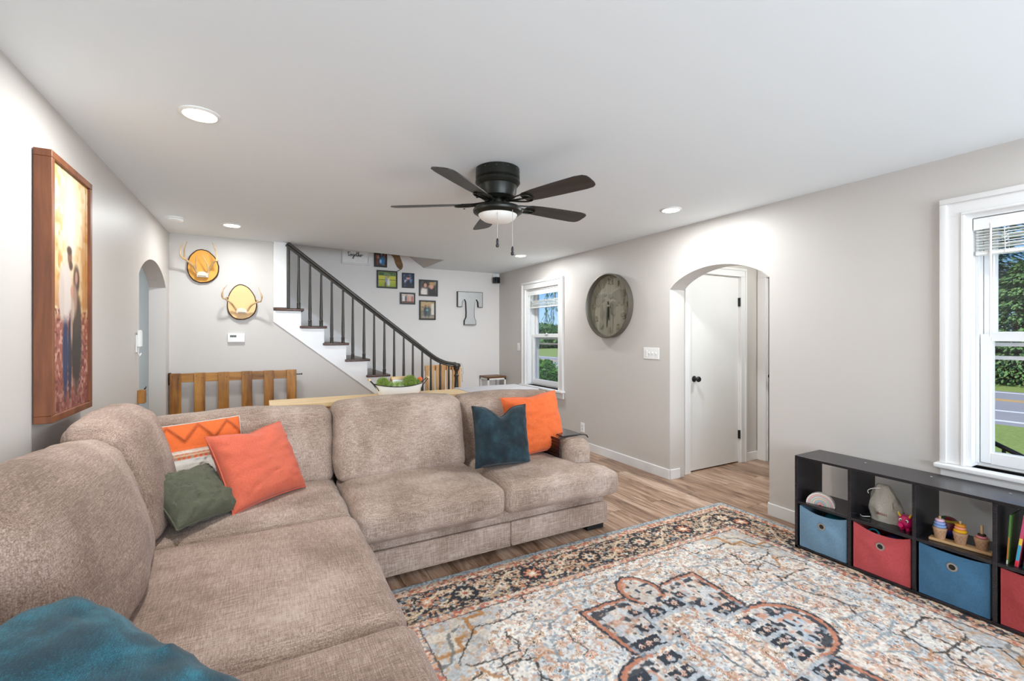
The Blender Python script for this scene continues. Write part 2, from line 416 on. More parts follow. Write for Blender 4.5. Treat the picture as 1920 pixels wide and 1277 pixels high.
def knob(bm, c, axis, sgn):
    prof = [(0, 0), (.031, 0), (.031, .006), (.024, .010), (.012, .016), (.011, .034), (.020, .040), (.028, .050), (.029, .060), (.023, .070), (0, .073)]
    lathe(bm, [(r, h * sgn) for r, h in prof], c, axis, 20)
d1 = thing('door_1', 'white flush hall door with a black knob on its left, seen through the right arch', 'door', (3.79, HY + .03, 0), kind='structure')
bm = new(); box(bm, 3.797, HY + .012, .012, 4.583, HY + .047, 2.028, bev=.002); part('door_leaf', bm, 'door', d1, world=True)
bm = new(); knob(bm, (3.87, HY + .012, .95), 'y', -1); part('door_knob', bm, 'blackp', d1, 'black round door knob', world=True)
for z in (.31, 1.76):
    bm = new(); box(bm, 4.572, HY - .004, z - .045, 4.594, HY + .012, z + .045); lathe(bm, [(.006, -.047), (.006, .047)], (4.586, HY - .004, z), 'z', 10)
    part('hinge', bm, 'blackp', d1, 'black hinge', world=True)
d2 = thing('door_2', 'dark grey door standing ajar at the far end of the hall, a narrow slit behind the right arch', 'door', (4.95, 2.6, 0), kind='structure')
bm = new(); box(bm, 4.915, 2.282, .012, 4.95, 3.058, 2.028, bev=.002); part('door_leaf', bm, m_plain('door_paint_slate', '4b5054', .4), d2, world=True)
bm = new(); knob(bm, (4.915, 3.0, .95), 'x', -1); part('door_knob', bm, 'blackp', d2, 'black round door knob', world=True)

# ------------------------------------------------------------------ windows
def window(name, W, label, near=False):
    y0, y1, z0, z1 = W; w = thing(name, label, 'window', (XR, (y0 + y1) / 2, z0), kind='structure')
    cw = .105
    bm = new()
    for a, b in ((y0 - cw, y0), (y1, y1 + cw)):
        box(bm, XR - .02, a, z0 + .001, XR, b, z1, bev=.002)
        o = a if a < y0 - .01 else b - .03
        box(bm, XR - .034, o, z0 + .001, XR - .0205, o + .03, z1 + cw - .03, bev=.004, seg=2)
        o = b - .016 if a < y0 - .01 else a
        box(bm, XR - .028, o, z0 + .001, XR - .0205, o + .016, z1, bev=.003)
    box(bm, XR - .02, y0 - cw, z1, XR, y1 + cw, z1 + cw, bev=.002)
    box(bm, XR - .034, y0 - cw, z1 + cw - .03, XR - .0205, y1 + cw, z1 + cw, bev=.004, seg=2)
    box(bm, XR - .028, y0 - .016, z1 + .001, XR - .0205, y1 + .016, z1 + .017, bev=.003)
    part('window_casing', bm, 'trim', w, world=True)
    bm = new(); box(bm, XR - .06, y0 - cw - .02, z0 - .028, XR + .09, y1 + cw + .02, z0, bev=.01, seg=3); part('window_sill', bm, 'trim', w, world=True)
    bm = new(); box(bm, XR - .018, y0 - cw, z0 - .108, XR, y1 + cw, z0 - .028, bev=.004); part('window_apron', bm, 'trim', w, world=True)
    bm = new(); jt = .022
    for a in (y0 - .001, y1 - jt + .001): box(bm, XR + .001, a, z0 + .001, XRo + .01, a + jt, z1 - jt)
    box(bm, XR + .001, y0 - .001, z1 - jt, XRo + .01, y1 + .001, z1 + .001); box(bm, XR + .091, y0 + jt, z0 + .001, XRo + .009, y1 - jt, z0 + .02)
    for a in (y0 + jt, y1 - jt - .012): 
        for x in (XR + .06, XR + .115, XR + .165): box(bm, x, a, z0 + .021, x + .012, a + .012, z1 - jt - .001)
    part('window_jamb', bm, 'vinyl', w, world=True)
    ya, yb = y0 + .034, y1 - .034; zm = 1.385
    def sash(x, za, zb, nm, rail=.045):
        bm = new()
        for a in (ya, yb - .045): box(bm, x, a, za, x + .038, a + .045, zb, bev=.004)
        box(bm, x + .0005, ya + .045, za, x + .0375, yb - .045, za + rail); box(bm, x + .0005, ya + .045, zb - .04, x + .0375, yb - .045, zb)
        for a in (ya + .045, yb - .053): box(bm, x + .008, a, za + rail, x + .03, a + .008, zb - .04)
        box(bm, x + .008, ya + .053, za + rail, x + .03, yb - .053, za + rail + .008)
        s = part(nm, bm, 'vinyl', w, world=True)
        bm = new(); box(bm, x + .016, ya + .045, za + rail, x + .021, yb - .045, zb - .04); part('glass_pane', bm, 'glass', s, world=True)
        return s
    lo = sash(XR + .076, z0 + .02, zm + .02, 'lower_sash', .06)
    up = sash(XR + .128, zm - .02, z1 - .024, 'upper_sash')
    bm = new(); yc = (ya + yb) / 2
    box(bm, XR + .06, yc - .03, zm + .02, XR + .10, yc + .03, zm + .03, bev=.003); lathe(bm, [(.01, 0), (.009, .012), (0, .014)], (XR + .08, yc, zm + .03), 'z', 12)
    part('sash_lock', bm, 'white_plastic', lo, world=True)
    # outer storm frame with its own cross rails
    bm = new(); x = XR + .18
    for a in (y0 + .02, y1 - .045): box(bm, x, a, z0, x + .015, a + .025, z1)
    for z in (z0 + .0, 1.26, 1.315 if near else 1.335, z1 - .06): box(bm, x + .001, y0 + .045, z + .001, x + .014, y1 - .045, z + .022)
    part('storm_frame', bm, 'vinyl', w, world=True)
    return w
window('window_1', W1, 'white double hung window at the far end of the right wall, nearest the corner')
window('window_2', W2, 'large white double hung window at the right edge of the photo, behind the cube shelf')
bm = new()
for x0 in (-.1, 1.7):
    for a in (x0, x0 + 1.15): box(bm, a, YN - .1, .6, a + .05, YN - .05, 2.1)
    for z in (.6, 1.33, 2.05): box(bm, x0, YN - .1, z, x0 + 1.2, YN - .05, z + .05)
struct('window_3_added', bm, 'vinyl')  # unseen window frames, added around the fill lamps behind the camera
bm = new()
for a0 in (-2.3, -1.15):
    for a in (a0, a0 + .85): box(bm, XR + .1, a, .665, XR + .15, a + .05, 2.07)
    for z in (.665, 1.34, 2.02): box(bm, XR + .1, a0 + .05, z, XR + .15, a0 + .85, z + .05)
struct('window_4_added', bm, 'vinyl')  # more unseen windows, added so side fill reaches the ceiling

def blind(W, ztop, zb0, zb1, label, n=9, wand=None, gap=True):
    y0, y1 = W[0] + .03, W[1] - .03; xc = XR + .045
    t = thing('window_blind', label, 'window blind', (xc, (y0 + y1) / 2, ztop), group=None)
    bm = new(); box(bm, xc - .028, y0, ztop - .045, xc + .024, y1, ztop, bev=.003)
    box(bm, xc - .034, y0 - .004, ztop - .06, xc - .027, y1 + .004, ztop + .004, bev=.002)
    part('headrail', bm, 'white_plastic', t, world=True)
    bm = new()
    for i in range(n):
        z = zb0 + .02 + (zb1 - zb0 - .02) * i / n; sw = (i % 3 - 1) * .004
        box(bm, xc - .025 + sw, y0 + .004, z, xc + .025 + sw, y1 - .004, z + .0032, rot=Matrix.Rotation(math.radians(5 * ((i * 37) % 3 - 1)), 3, 'Y'))
    part('slats', bm, 'white_plastic', t, world=True)
    bm = new(); box(bm, xc - .027, y0 + .002, zb0, xc + .027, y1 - .002, zb0 + .018, bev=.003); part('bottom_rail', bm, 'white_plastic', t, world=True)
    for a in (y0 + .12, y1 - .12):
        bm = new()
        for dx in (-.029, .029): tube(bm, [(xc + dx, a, ztop - .04), (xc + dx * 1.1, a + .003, zb1 - .02), (xc + dx, a, zb0)], .0014, 5)
        for k in range(5):   # slack ladder cord loops
            z = zb1 - .01 - k * .02
            tube(bm, [(xc - .03, a - .012, z), (xc - .036, a, z - .012), (xc - .03, a + .014, z - .004)], .0014, 5)
        part('ladder_cord', bm, 'white_plastic', t, world=True)
    if wand:
        bm = new(); tube(bm, [(xc - .032, wand[0], ztop - .03), (xc - .034, wand[0] + .002, wand[1])], .0045, 8); part('wand', bm, 'white_plastic', t, world=True)
blind(W1, 2.04, 1.79, 1.915, 'white slatted blind pulled up in the far window by the corner', 7, (5.79, 1.45))
blind(W2, 2.04, 1.84, 1.985, 'white slatted blind pulled up in the window above the cube shelf', 8, (.92, 1.39))

# ------------------------------------------------------------------ wall and ceiling fittings
def plate_on_right(name, label, cat, y, z, w, h, kind):
    t = thing(name, label, cat, (XR, y, z - h / 2))
    bm = new(); box(bm, XR - .006, y - w / 2, z - h / 2, XR, y + w / 2, z + h / 2, bev=.002); part('cover_plate', bm, 'white_plastic', t, world=True)
    if kind == 'toggles':
        for k in range(4):
            yy = y + (1.5 - k) * .046
            bm = new()
            if k == 0: box(bm, XR - .009, yy - .017, z - .033, XR - .005, yy + .017, z + .033, bev=.001)
            else:
                box(bm, XR - .008, yy - .006, z - .012, XR - .005, yy + .006, z + .012)
                box(bm, XR - .018, yy - .004, z, XR - .006, yy + .004, z + .012, bev=.001)
            part('dimmer' if k == 0 else 'toggle', bm, 'trim', t, world=True)
    elif kind == 'rocker':
        bm = new(); box(bm, XR - .010, y - .017, z - .033, XR - .005, y + .017, z + .033, bev=.002); part('rocker', bm, 'trim', t, world=True)
    else:
        for dz in (.02, -.02):
            bm = new(); box(bm, XR - .0075, y - .014, z + dz - .014, XR - .005, y + .014, z + dz + .014, bev=.001); r = part('socket', bm, 'trim', t, world=True)
            bm = new()
            for dy in (-.006, .006): box(bm, XR - .0082, y + dy - .001, z + dz - .004, XR - .0073, y + dy + .001, z + dz + .006)
            part('slot', bm, 'blackp', r, world=True)
plate_on_right('light_switch', 'wide white four-gang light switch plate between the clock and the right arch', 'light switch', 3.37, 1.213, .21, .115, 'toggles')
plate_on_right('light_switch', 'small white single light switch between the far corner and the far window', 'light switch', 6.10, 1.215, .075, .12, 'rocker')
plate_on_right('power_outlet', 'white power outlet low on the right wall behind the sofa arm', 'power outlet', 4.50, .26, .072, .115, 'outlet')
t = thing('light_switch', 'white light switch inside the right arch, left of the hall door', 'light switch', (3.672, HY, 1.2))
bm = new(); box(bm, 3.66, HY - .006, 1.16, 3.698, HY, 1.28, bev=.002); part('cover_plate', bm, 'white_plastic', t, world=True)
bm = new(); box(bm, 3.672, HY - .012, 1.19, 3.69, HY - .004, 1.25, bev=.002); part('rocker', bm, 'trim', t, world=True)
t = thing('wall_remote', 'white wall-mounted remote in its cradle beside the left arch', 'wall control', (XL, 4.31, 1.26))
bm = new(); box(bm, XL, 4.275, 1.27, XL + .008, 4.345, 1.40, bev=.003); part('cradle', bm, 'white_plastic', t, world=True)
bm = new(); box(bm, XL + .008, 4.283, 1.31, XL + .03, 4.337, 1.435, bev=.005); part('handset', bm, 'white_plastic', t, world=True)
bm = new(); tube(bm, [(XL + .012, 4.29, 1.27), (XL + .02, 4.3, 1.245), (XL + .022, 4.33, 1.262)], .004, 6); part('strap', bm, 'white_plastic', t, world=True)
t = thing('thermostat', 'white thermostat on the wall below the lower antler mount', 'thermostat', (-.248, YB, 1.32))
bm = new(); box(bm, -.326, YB - .026, 1.322, -.17, YB, 1.417, bev=.008, seg=3); part('housing', bm, 'white_plastic', t, world=True)
bm = new(); box(bm, -.305, YB - .028, 1.375, -.245, YB - .025, 1.398); s = part('display', bm, m_plain('lcd_grey', '7d837a', .2), t, world=True)
bm = new(); 
for k in range(4): box(bm, -.298 + k * .013, YB - .0286, 1.379, -.291 + k * .013, YB - .0279, 1.394)
part('digits', bm, 'blackp', s, world=True)
bm = new()
for k in range(3): box(bm, -.225 + k * .018, YB - .028, 1.383, -.213 + k * .018, YB - .025, 1.393, bev=.001)
part('button', bm, 'trim', t, world=True)

def downlight(x, y, label, power=20, group='recessed ceiling lights', z=ZC):
    t = thing('recessed_light', label, 'ceiling light', (x, y, z - .01), group=group)
    bm = new(); lathe(bm, [(.066, 0), (.082, 0), (.084, -.003), (.078, -.007), (.068, -.009), (.066, -.006)], (x, y, z), 'z', 40, cap=False); part('trim_ring', bm, 'white_plastic', t, world=True)
    bm = new(); lathe(bm, [(0, -.0065), (.067, -.0065), (.067, -.004), (0, -.004)], (x, y, z), 'z', 40); part('lens', bm, 'lens', t, world=True)
    ld = bpy.data.lights.new('downlight', 'AREA'); ld.shape = 'DISK'; ld.size = .13; ld.energy = power * .80; ld.color = (.96, 1, 1.02)
    lo = bpy.data.objects.new('lamp', ld); COL.objects.link(lo); lo.parent = t; lo.location = (0, 0, -.003)
    return t
DL = 25
downlight(-.255, 2.536, 'large glowing recessed ceiling light nearest the camera, upper left', 23)
downlight(-.252, 4.954, 'glowing recessed ceiling light above the antler mounts', 15)
downlight(2.913, 2.628, 'glowing recessed ceiling light near the right arch', 23)
downlight(2.90, 5.072, 'small far recessed ceiling light near the far window', 20)
for x, y in ((-.25, .1), (2.91, .18), (-.25, -1.8), (2.91, -1.8)):
    downlight(x, y, 'recessed ceiling light above the near part of the room', 9, group='recessed lights behind the camera')
downlight(4.3, 2.3, 'unseen recessed light added to brighten the hall beyond the right arch', 16, group='added unseen lights')  # out-of-view lamp added because the hall needs light
downlight(-2.1, 5.4, 'unseen recessed light added to light the room beyond the left arch', 22, group='added unseen lights')  # lamp added out of view to light the side room

downlight(1.0, 6.2, 'unseen recessed light added above the stairs to brighten the far end', 30, group='added unseen lights', z=4.1)  # hidden lamp added upstairs to lift the far wall and railing
t = thing('smoke_detector', 'round white smoke detector on the ceiling near the back left corner', 'smoke detector', (-.671, 4.877, ZC - .035))
bm = new(); lathe(bm, [(.068, 0), (.068, -.01), (.062, -.014)], (-.671, 4.877, ZC), 'z', 32); part('base_plate', bm, 'white_plastic', t, world=True)
bm = new(); lathe(bm, [(.062, -.012), (.06, -.026), (.05, -.034), (.02, -.037), (0, -.037)], (-.671, 4.877, ZC), 'z', 32); part('cover', bm, 'white_plastic', t, world=True)
t = thing('corner_speaker', 'small black speaker on a white bracket in the far upper corner', 'speaker', (3.36, 6.68, 2.25))
bm = new(); box(bm, 3.32, 6.7, 2.345, 3.43, 6.76, 2.40, bev=.004); part('bracket', bm, 'white_plastic', t, 'white bracket', world=True)
bm = new(); box(bm, 3.315, 6.62, 2.245, 3.40, 6.71, 2.345, bev=.01, seg=3, rot=Matrix.Rotation(.35, 3, 'Z')); s = part('speaker_box', bm, 'blackp', t, world=True)
bm = new(); lathe(bm, [(0, -.004), (.026, -.004), (.03, 0), (.026, .004)], (3.345, 6.622, 2.295), 'y', 20); part('cone', bm, 'black', s, world=True)
# ------------------------------------------------------------------ staircase
st = thing('staircase', 'white open-sided staircase with dark wood treads and a black railing, rising to the left', 'staircase', (1.2, 6.2, 0))
Y0 = YB - .022
prof = [(2.12, 0), (.1, 1.546), (.1, 1.70)]
zs = [.92 + .194 * k for k in range(-4, 9)]
def xr(k): return 1.34 - .241 * k
pts = [(2.30, 0), (2.06, 0), (.1, 1.546), (.1, 1.666), ]
k = 4
pts.append((.1, .92 + .194 * 4 - .03))
for k in range(4, -5, -1):
    pts.append((xr(k), .92 + .194 * k - .03)); 
    if k > -4: pts.append((xr(k), .92 + .194 * (k - 1) - .03))
pts.append((xr(-4), 0))
bm = new(); prism(bm, pts[1:], Y0, YB + .012, 'y'); part('stringer', bm, 'trim', st, world=True, smooth=False)
bm = new(); box(bm, .1, Y0 - .012, 1.70, .232, YB + .1, ZC, bev=.003); part('end_post', bm, 'trim', st, world=True)
for k in range(-4, 9):
    z = .92 + .194 * k; xe = xr(k) + .03; yf = Y0 - .028 if k < 5 else YB + .09
    bm = new(); box(bm, xe - .285 if k != 4 else .112, yf, z - .028, xe, YF - .001, z, bev=.008, seg=2); part('tread', bm, 'tread', st, world=True)
    bm = new(); box(bm, xr(k) - .018, YB + (.013 if k < 5 else .09), max(0, z - .194), xr(k), YF - .001, z - .029); part('riser', bm, 'trim', st, world=True)
bm = new(); sl = .194 / .241
def zl(x): return .92 + (1.34 - x) * sl
prism(bm, [(2.5, 0), (2.3, 0), (-.5, zl(-.5) - .2), (-.5, zl(-.5) + .17), (2.3, zl(2.3) + .17), (2.5, .09)], YF - .02, YF - .0015, 'y'); part('skirt_board', bm, 'trim', st, world=True, smooth=False)
yr = 5.60
bal = [(.35, 4), (.466, 3), (.583, 3), (.696, 2), (.819, 2), (.928, 1), (1.056, 1), (1.174, 0), (1.296, 0), (1.414, -1), (1.533, -1), (1.648, -2), (1.769, -2), (1.882, -3), (2.007, -3), (2.125, -4)]
def rail_z(x):
    if x < 1.87: return 2.395 - (x - .243) * .769
    t = (x - 1.87) / .35; t = min(t, 1); return 1.144 - .769 * .35 * (t - t * t / 2) * 1.0
for x, k in bal + [(.247, 4)]:
    z = .92 + .194 * k; top = rail_z(x) - .025; h = top - z
    bm = new()
    if x == .247: lathe(bm, [(.016, 0), (.016, h)], (x, yr, z), 'z', 14)
    else: lathe(bm, [(.019, 0), (.019, .05), (.021, .056), (.019, .062), (.016, .07), (.017, .09), (.0175, .16), (.0135, h * .6), (.011, h)], (x, yr, z), 'z', 14)
    part('baluster', bm, 'stair_black', st, world=True)
path = [(.232, yr, rail_z(.232))] + [(x, yr, rail_z(x)) for x in (.5, .9, 1.3, 1.6, 1.8, 1.87, 1.93, 1.99, 2.05, 2.11, 2.17, 2.22)]
bm = new()
# handrail cross-section: flat bottom, rounded shoulders
sec = [(-.022, -.026), (.022, -.026), (.026, -.012), (.02, -.004), (.029, .006), (.029, .018), (.018, .029), (0, .033), (-.018, .029), (-.029, .018), (-.029, .006), (-.02, -.004), (-.026, -.012)]
rings = []
for i, p in enumerate(path):
    a = Vector(path[max(i - 1, 0)]); b = Vector(path[min(i + 1, len(path) - 1)]); t = (b - a).normalized(); n = Vector((-t.z, 0, t.x))
    rings.append([bm.verts.new(Vector(p) + Vector((0, 1, 0)) * u + n * v) for u, v in sec])
for a, b in zip(rings, rings[1:]):
    for j in range(len(sec)): bm.faces.new((a[j], a[(j + 1) % len(sec)], b[(j + 1) % len(sec)], b[j]))
bm.faces.new(rings[0]); bm.faces.new(rings[-1])
part('handrail', bm, 'stair_black', st, world=True)
bm = new(); zb = .144
lathe(bm, [(.045, 0), (.045, .16), (.038, .17), (.03, .19), (.034, .22), (.034, .4), (.027, .62), (.024, .70), (.031, .715), (.031, .73), (.022, .74), (.02, .77), (.033, .80), (.04, .81), (.04, .83), (.052, .84), (.055, .855), (.05, .875), (.03, .885), (0, .887)], (2.232, yr, zb), 'z', 28)
part('newel_post', bm, 'stair_black', st, world=True)
# bead garland hanging from the newel post
t = thing('bead_garland', 'small wooden bead garland hanging from the newel post', 'garland', (2.30, 5.58, .78))
bm = new(); tube(bm, smooth_path([(2.262, 5.57, 1.0), (2.282, 5.56, 1.03), (2.305, 5.56, .97), (2.315, 5.56, .88)]), .003, 6); tube(bm, [(2.275, 5.56, 1.01), (2.292, 5.556, .92), (2.296, 5.556, .78)], .002, 6); part('cord', bm, 'canvas', t, world=True)
for i in range(9):
    bm = new(); lathe(bm, [(0, -.008), (.006, -.005), (.008, 0), (.006, .005), (0, .008)], (2.29 + .0007 * i, 5.556, .955 - i * .02), 'z', 10); part('bead', bm, 'toy_wood', t, world=True)

# ------------------------------------------------------------------ soft shapes
def puff(bm, x0, y0, z0, x1, y1, z1, r=.05, bulge=(.0, .0, .03), n=26, wr=.006, seed=0, fn=None, flow=(3, 3, 3), edge=None):
    """a stuffed cushion: rounded box with swollen faces, a pulled-in seam line and soft wrinkles"""
    h = Vector(((x1 - x0) / 2, (y1 - y0) / 2, (z1 - z0) / 2)); c = Vector(((x0 + x1) / 2, (y0 + y1) / 2, (z0 + z1) / 2))
    rr = Vector([min(r, q * .98) for q in h])
    tv = [-1 + 2 * i / n for i in range(n + 1)]; tv = [.72 * t + .28 * math.sin(t * PI / 2) for t in tv]
    cache = {}
    def vert(i, j, k):
        key = (i, j, k)
        if key in cache: return cache[key]
        p = Vector((tv[i] * h.x, tv[j] * h.y, tv[k] * h.z))
        q = Vector([max(-(hh - r_), min(hh - r_, pp)) for pp, hh, r_ in zip(p, h, rr)])
        d = p - q
        # keep the corner radius per axis
        e = Vector([dd / r_ for dd, r_ in zip(d, rr)])
        L = e.length
        if L > 1e-6:
            e = e / max(L, 1e-6) if max(abs(e.x), abs(e.y), abs(e.z)) > .999 else e
            if L > 1: e = e.normalized()
            d = Vector([ee * r_ for ee, r_ in zip(e, rr)])
        s = q + d
        u = Vector((p.x / h.x, p.y / h.y, p.z / h.z))
        fx = (1 - u.y ** 2) * (1 - u.z ** 2); fy = (1 - u.x ** 2) * (1 - u.z ** 2); fz = (1 - u.x ** 2) * (1 - u.y ** 2)
        s += Vector((bulge[0] * fx * u.x, bulge[1] * fy * u.y, bulge[2] * fz * u.z))
        if wr:
            g = Vector((s.x * flow[0] + seed * 7.1, s.y * flow[1] + seed * 3.3, s.z * flow[2]))
            nz = noise.noise(g) + .5 * noise.noise(g * 2.1) + .25 * (1 - 2 * abs(noise.noise(g * 3.3)))
            s += s.normalized() * nz * wr
        s = s + c
        if fn: s = fn(s, u)
        cache[key] = bm.verts.new(s); return cache[key]
    def quad(a, b, cc, d): bm.faces.new((vert(*a), vert(*b), vert(*cc), vert(*d)))
    for i in range(n):
        for j in range(n):
            quad((i, j, 0), (i, j + 1, 0), (i + 1, j + 1, 0), (i + 1, j, 0)); quad((i, j, n), (i + 1, j, n), (i + 1, j + 1, n), (i, j + 1, n))
            quad((i, 0, j), (i + 1, 0, j), (i + 1, 0, j + 1), (i, 0, j + 1)); quad((i, n, j), (i, n, j + 1), (i + 1, n, j + 1), (i + 1, n, j))
            quad((0, i, j), (0, i, j + 1), (0, i + 1, j + 1), (0, i + 1, j)); quad((n, i, j), (n, i + 1, j), (n, i + 1, j + 1), (n, i, j + 1))

sofa = thing('sectional_sofa', 'large taupe L-shaped fabric sectional sofa along the left wall and across the room', 'sofa', (.7, 2.4, 0))
G = .005
# frame: right-hand run across the room, and the run along the left wall
bm = new()
box(bm, -.70, 2.60, .06, 2.185, 3.5, .29, bev=.01, seg=2)
part('deck', bm, 'sofa', sofa, world=True)
bm = new(); box(bm, -.74, .34, .06, .385, 2.62, .29, bev=.01, seg=2); part('deck', bm, 'sofa', sofa, world=True)
for a, b in ((.41, 1.400), (1.4015, 2.20)):
    bm = new(); box(bm, a, 2.572, .045, b, 2.62, .193, bev=.012, seg=3); f = part('front_panel', bm, 'sofa', sofa, world=True)
    bm = new(); tube(bm, [(a + .005, 2.572, .047), (b - .005, 2.572, .047)], .005, 6); tube(bm, [(a + .005, 2.574, .193), (b - .005, 2.574, .193)], .003, 6); part('piping', bm, 'sofa', f, world=True)
bm = new(); box(bm, 2.165, 2.60, .045, 2.20, 3.55, .193, bev=.012, seg=3); part('side_panel', bm, 'sofa', sofa, world=True)
bm = new(); box(bm, .36, .33, .045, .40, 2.6, .193, bev=.012, seg=3); part('side_panel', bm, 'sofa', sofa, world=True)
bm = new(); puff(bm, -.76, 3.44, .045, 2.20, 3.57, .80, .045, (0, 0, 0), 16, .002); part('back_frame', bm, 'sofa', sofa, world=True)
bm = new(); puff(bm, -.80, .32, .045, -.66, 3.57, .84, .05, (0, 0, 0), 16, .002); part('back_frame', bm, 'sofa', sofa, world=True)
for x, y in ((2.09, 2.62), (2.09, 3.44), (.32, .36), (-.72, .36), (-.72, 3.44)):
    bm = new(); prism(bm, [(x - .06, y - .03), (x + .085, y - .03), (x + .085, y + .06), (x - .06, y + .06)], 0, .05, 'z'); part('foot', bm, 'blackp', sofa, 'black block foot', world=True)
# arm at the right end, behind the wrap-around seat
def armf(s, u):
    return s
bm = new(); puff(bm, 1.955, 2.72, .19, 2.20, 3.50, .615, .085, (.0, .012, .012), 22, .002, 4); part('armrest', bm, 'sofa', sofa, world=True)
def sag(k):
    def f(s, u):
        s.z -= k * max(0, u.z) * (.6 + .4 * math.cos(u.x * 2.6)) * max(0, -u.y) ** 3
        return s
    return f
def tcut(s, u):
    if s.x > 1.93:
        t = min(1, (s.x - 1.93) / .04); lim = .24 / .82
        s.y = s.y * (1 - t) + (2.45 + (s.y - 2.45) * lim) * t
    s.z -= .028 * max(0, u.z) * max(0, (s.x - 1.8) / .4) 
    return s
seats = [((.425, 2.44, .285, 1.305, 3.26, .475), 1, None, 'x'), ((1.312, 2.45, .285, 2.205, 3.27, .475), 2, tcut, 'x'),
         ((-.64, 2.485, .285, .415, 3.26, .472), 3, None, 'x'), ((-.66, 1.475, .285, .425, 2.478, .482), 4, None, 'y'), ((-.66, .40, .285, .43, 1.468, .485), 5, None, 'y')]
for b, sd_, fn, o in seats:
    bm = new(); fl = (1.6, 5, 4) if o == 'x' else (1.5, 4, 4)
    puff(bm, *b, r=.062, bulge=(.004, .012, .022), n=44, wr=.0075, seed=sd_, fn=fn, flow=fl); part('seat_cushion', bm, 'sofa2' if o == 'y' else 'sofa', sofa, world=True)
# loose back cushions
def lean_y(dy, z0=.46, z1=.95, slump=.0, wav=0):
    def f(s, u):
        t = (s.z - z0) / (z1 - z0); s.y += dy * t - .03 * math.sin(max(0, min(1, t)) * PI) * 0
        s.y -= slump * (1 - t) * max(0, -u.y)
        s.z -= .012 * max(0, u.z) * (u.x ** 2)
        return s
    return f
backs = [((-.60, 3.13, .45, .405, 3.35, .925), 11, lean_y(.10, slump=.02), .03), ((.412, 3.08, .455, 1.30, 3.32, .95), 12, lean_y(.10, slump=.06), .045), ((1.31, 3.14, .45, 2.15, 3.35, .935), 13, lean_y(.09, slump=.02), .03)]
for b, sd_, fn, bl in backs:
    bm = new(); puff(bm, *b, r=.058, bulge=(.006, bl, .010), n=44, wr=.011, seed=sd_, fn=fn, flow=(2.0, 2, 6)); part('back_cushion', bm, 'sofa', sofa, world=True)
def lean_x(dx, z0=.46, z1=1.0, drop=0):
    def f(s, u):
        t = (s.z - z0) / (z1 - z0); s.x -= dx * t
        s.x += drop * (1 - t) * max(0, u.x) * (1 - u.y ** 2 * .5)
        s.z -= .03 * max(0, u.z) * (abs(u.y) ** 3)
        return s
    return f
lb = [((-.62, 2.47, .46, -.405, 3.16, 1.04), 21, lean_x(.12, drop=.03)), ((-.64, 1.50, .465, -.42, 2.46, 1.0), 22, lean_x(.10, drop=.06)), ((-.64, .50, .465, -.46, 1.42, .92), 23, lean_x(.10, drop=.05))]
for b, sd_, fn in lb:
    bm = new(); puff(bm, *b, r=.085, bulge=(.045, .01, .015), n=48, wr=.017, seed=sd_, fn=fn, flow=(2, 2.2, 5)); part('back_cushion', bm, 'sofa2', sofa, world=True)

# slatted tray draped over the arm
t = thing('arm_tray', 'black slatted tray draped over the right arm of the sofa', 'tray', (2.08, 2.98, .63))
bm = new(); box(bm, 1.985, 2.83, .629, 2.165, 3.12, .636, bev=.002); part('tray_top', bm, m_plain('tray_dark_glossy', '2b2a2a', .12, var=.1), t, world=True)
bm = new()
for i in range(9): box(bm, 1.935 - .0005 * i, 2.80, .605 - i * .0235, 1.943, 3.12, .625 - i * .0235, bev=.001)
part('slats', bm, m_plain('dark_bamboo', '2a1714', .4, var=.3, vscale=30), t, 'dark brown slats hanging down', world=True)
bm = new(); tube(bm, smooth_path([(1.939, 2.80, .62), (1.96, 2.80, .636), (2.0, 2.795, .642), (2.10, 2.795, .640), (2.17, 2.795, .634), (2.20, 2.80, .61)]), .0045, 6); part('edge_trim', bm, 'blackp', t, world=True)

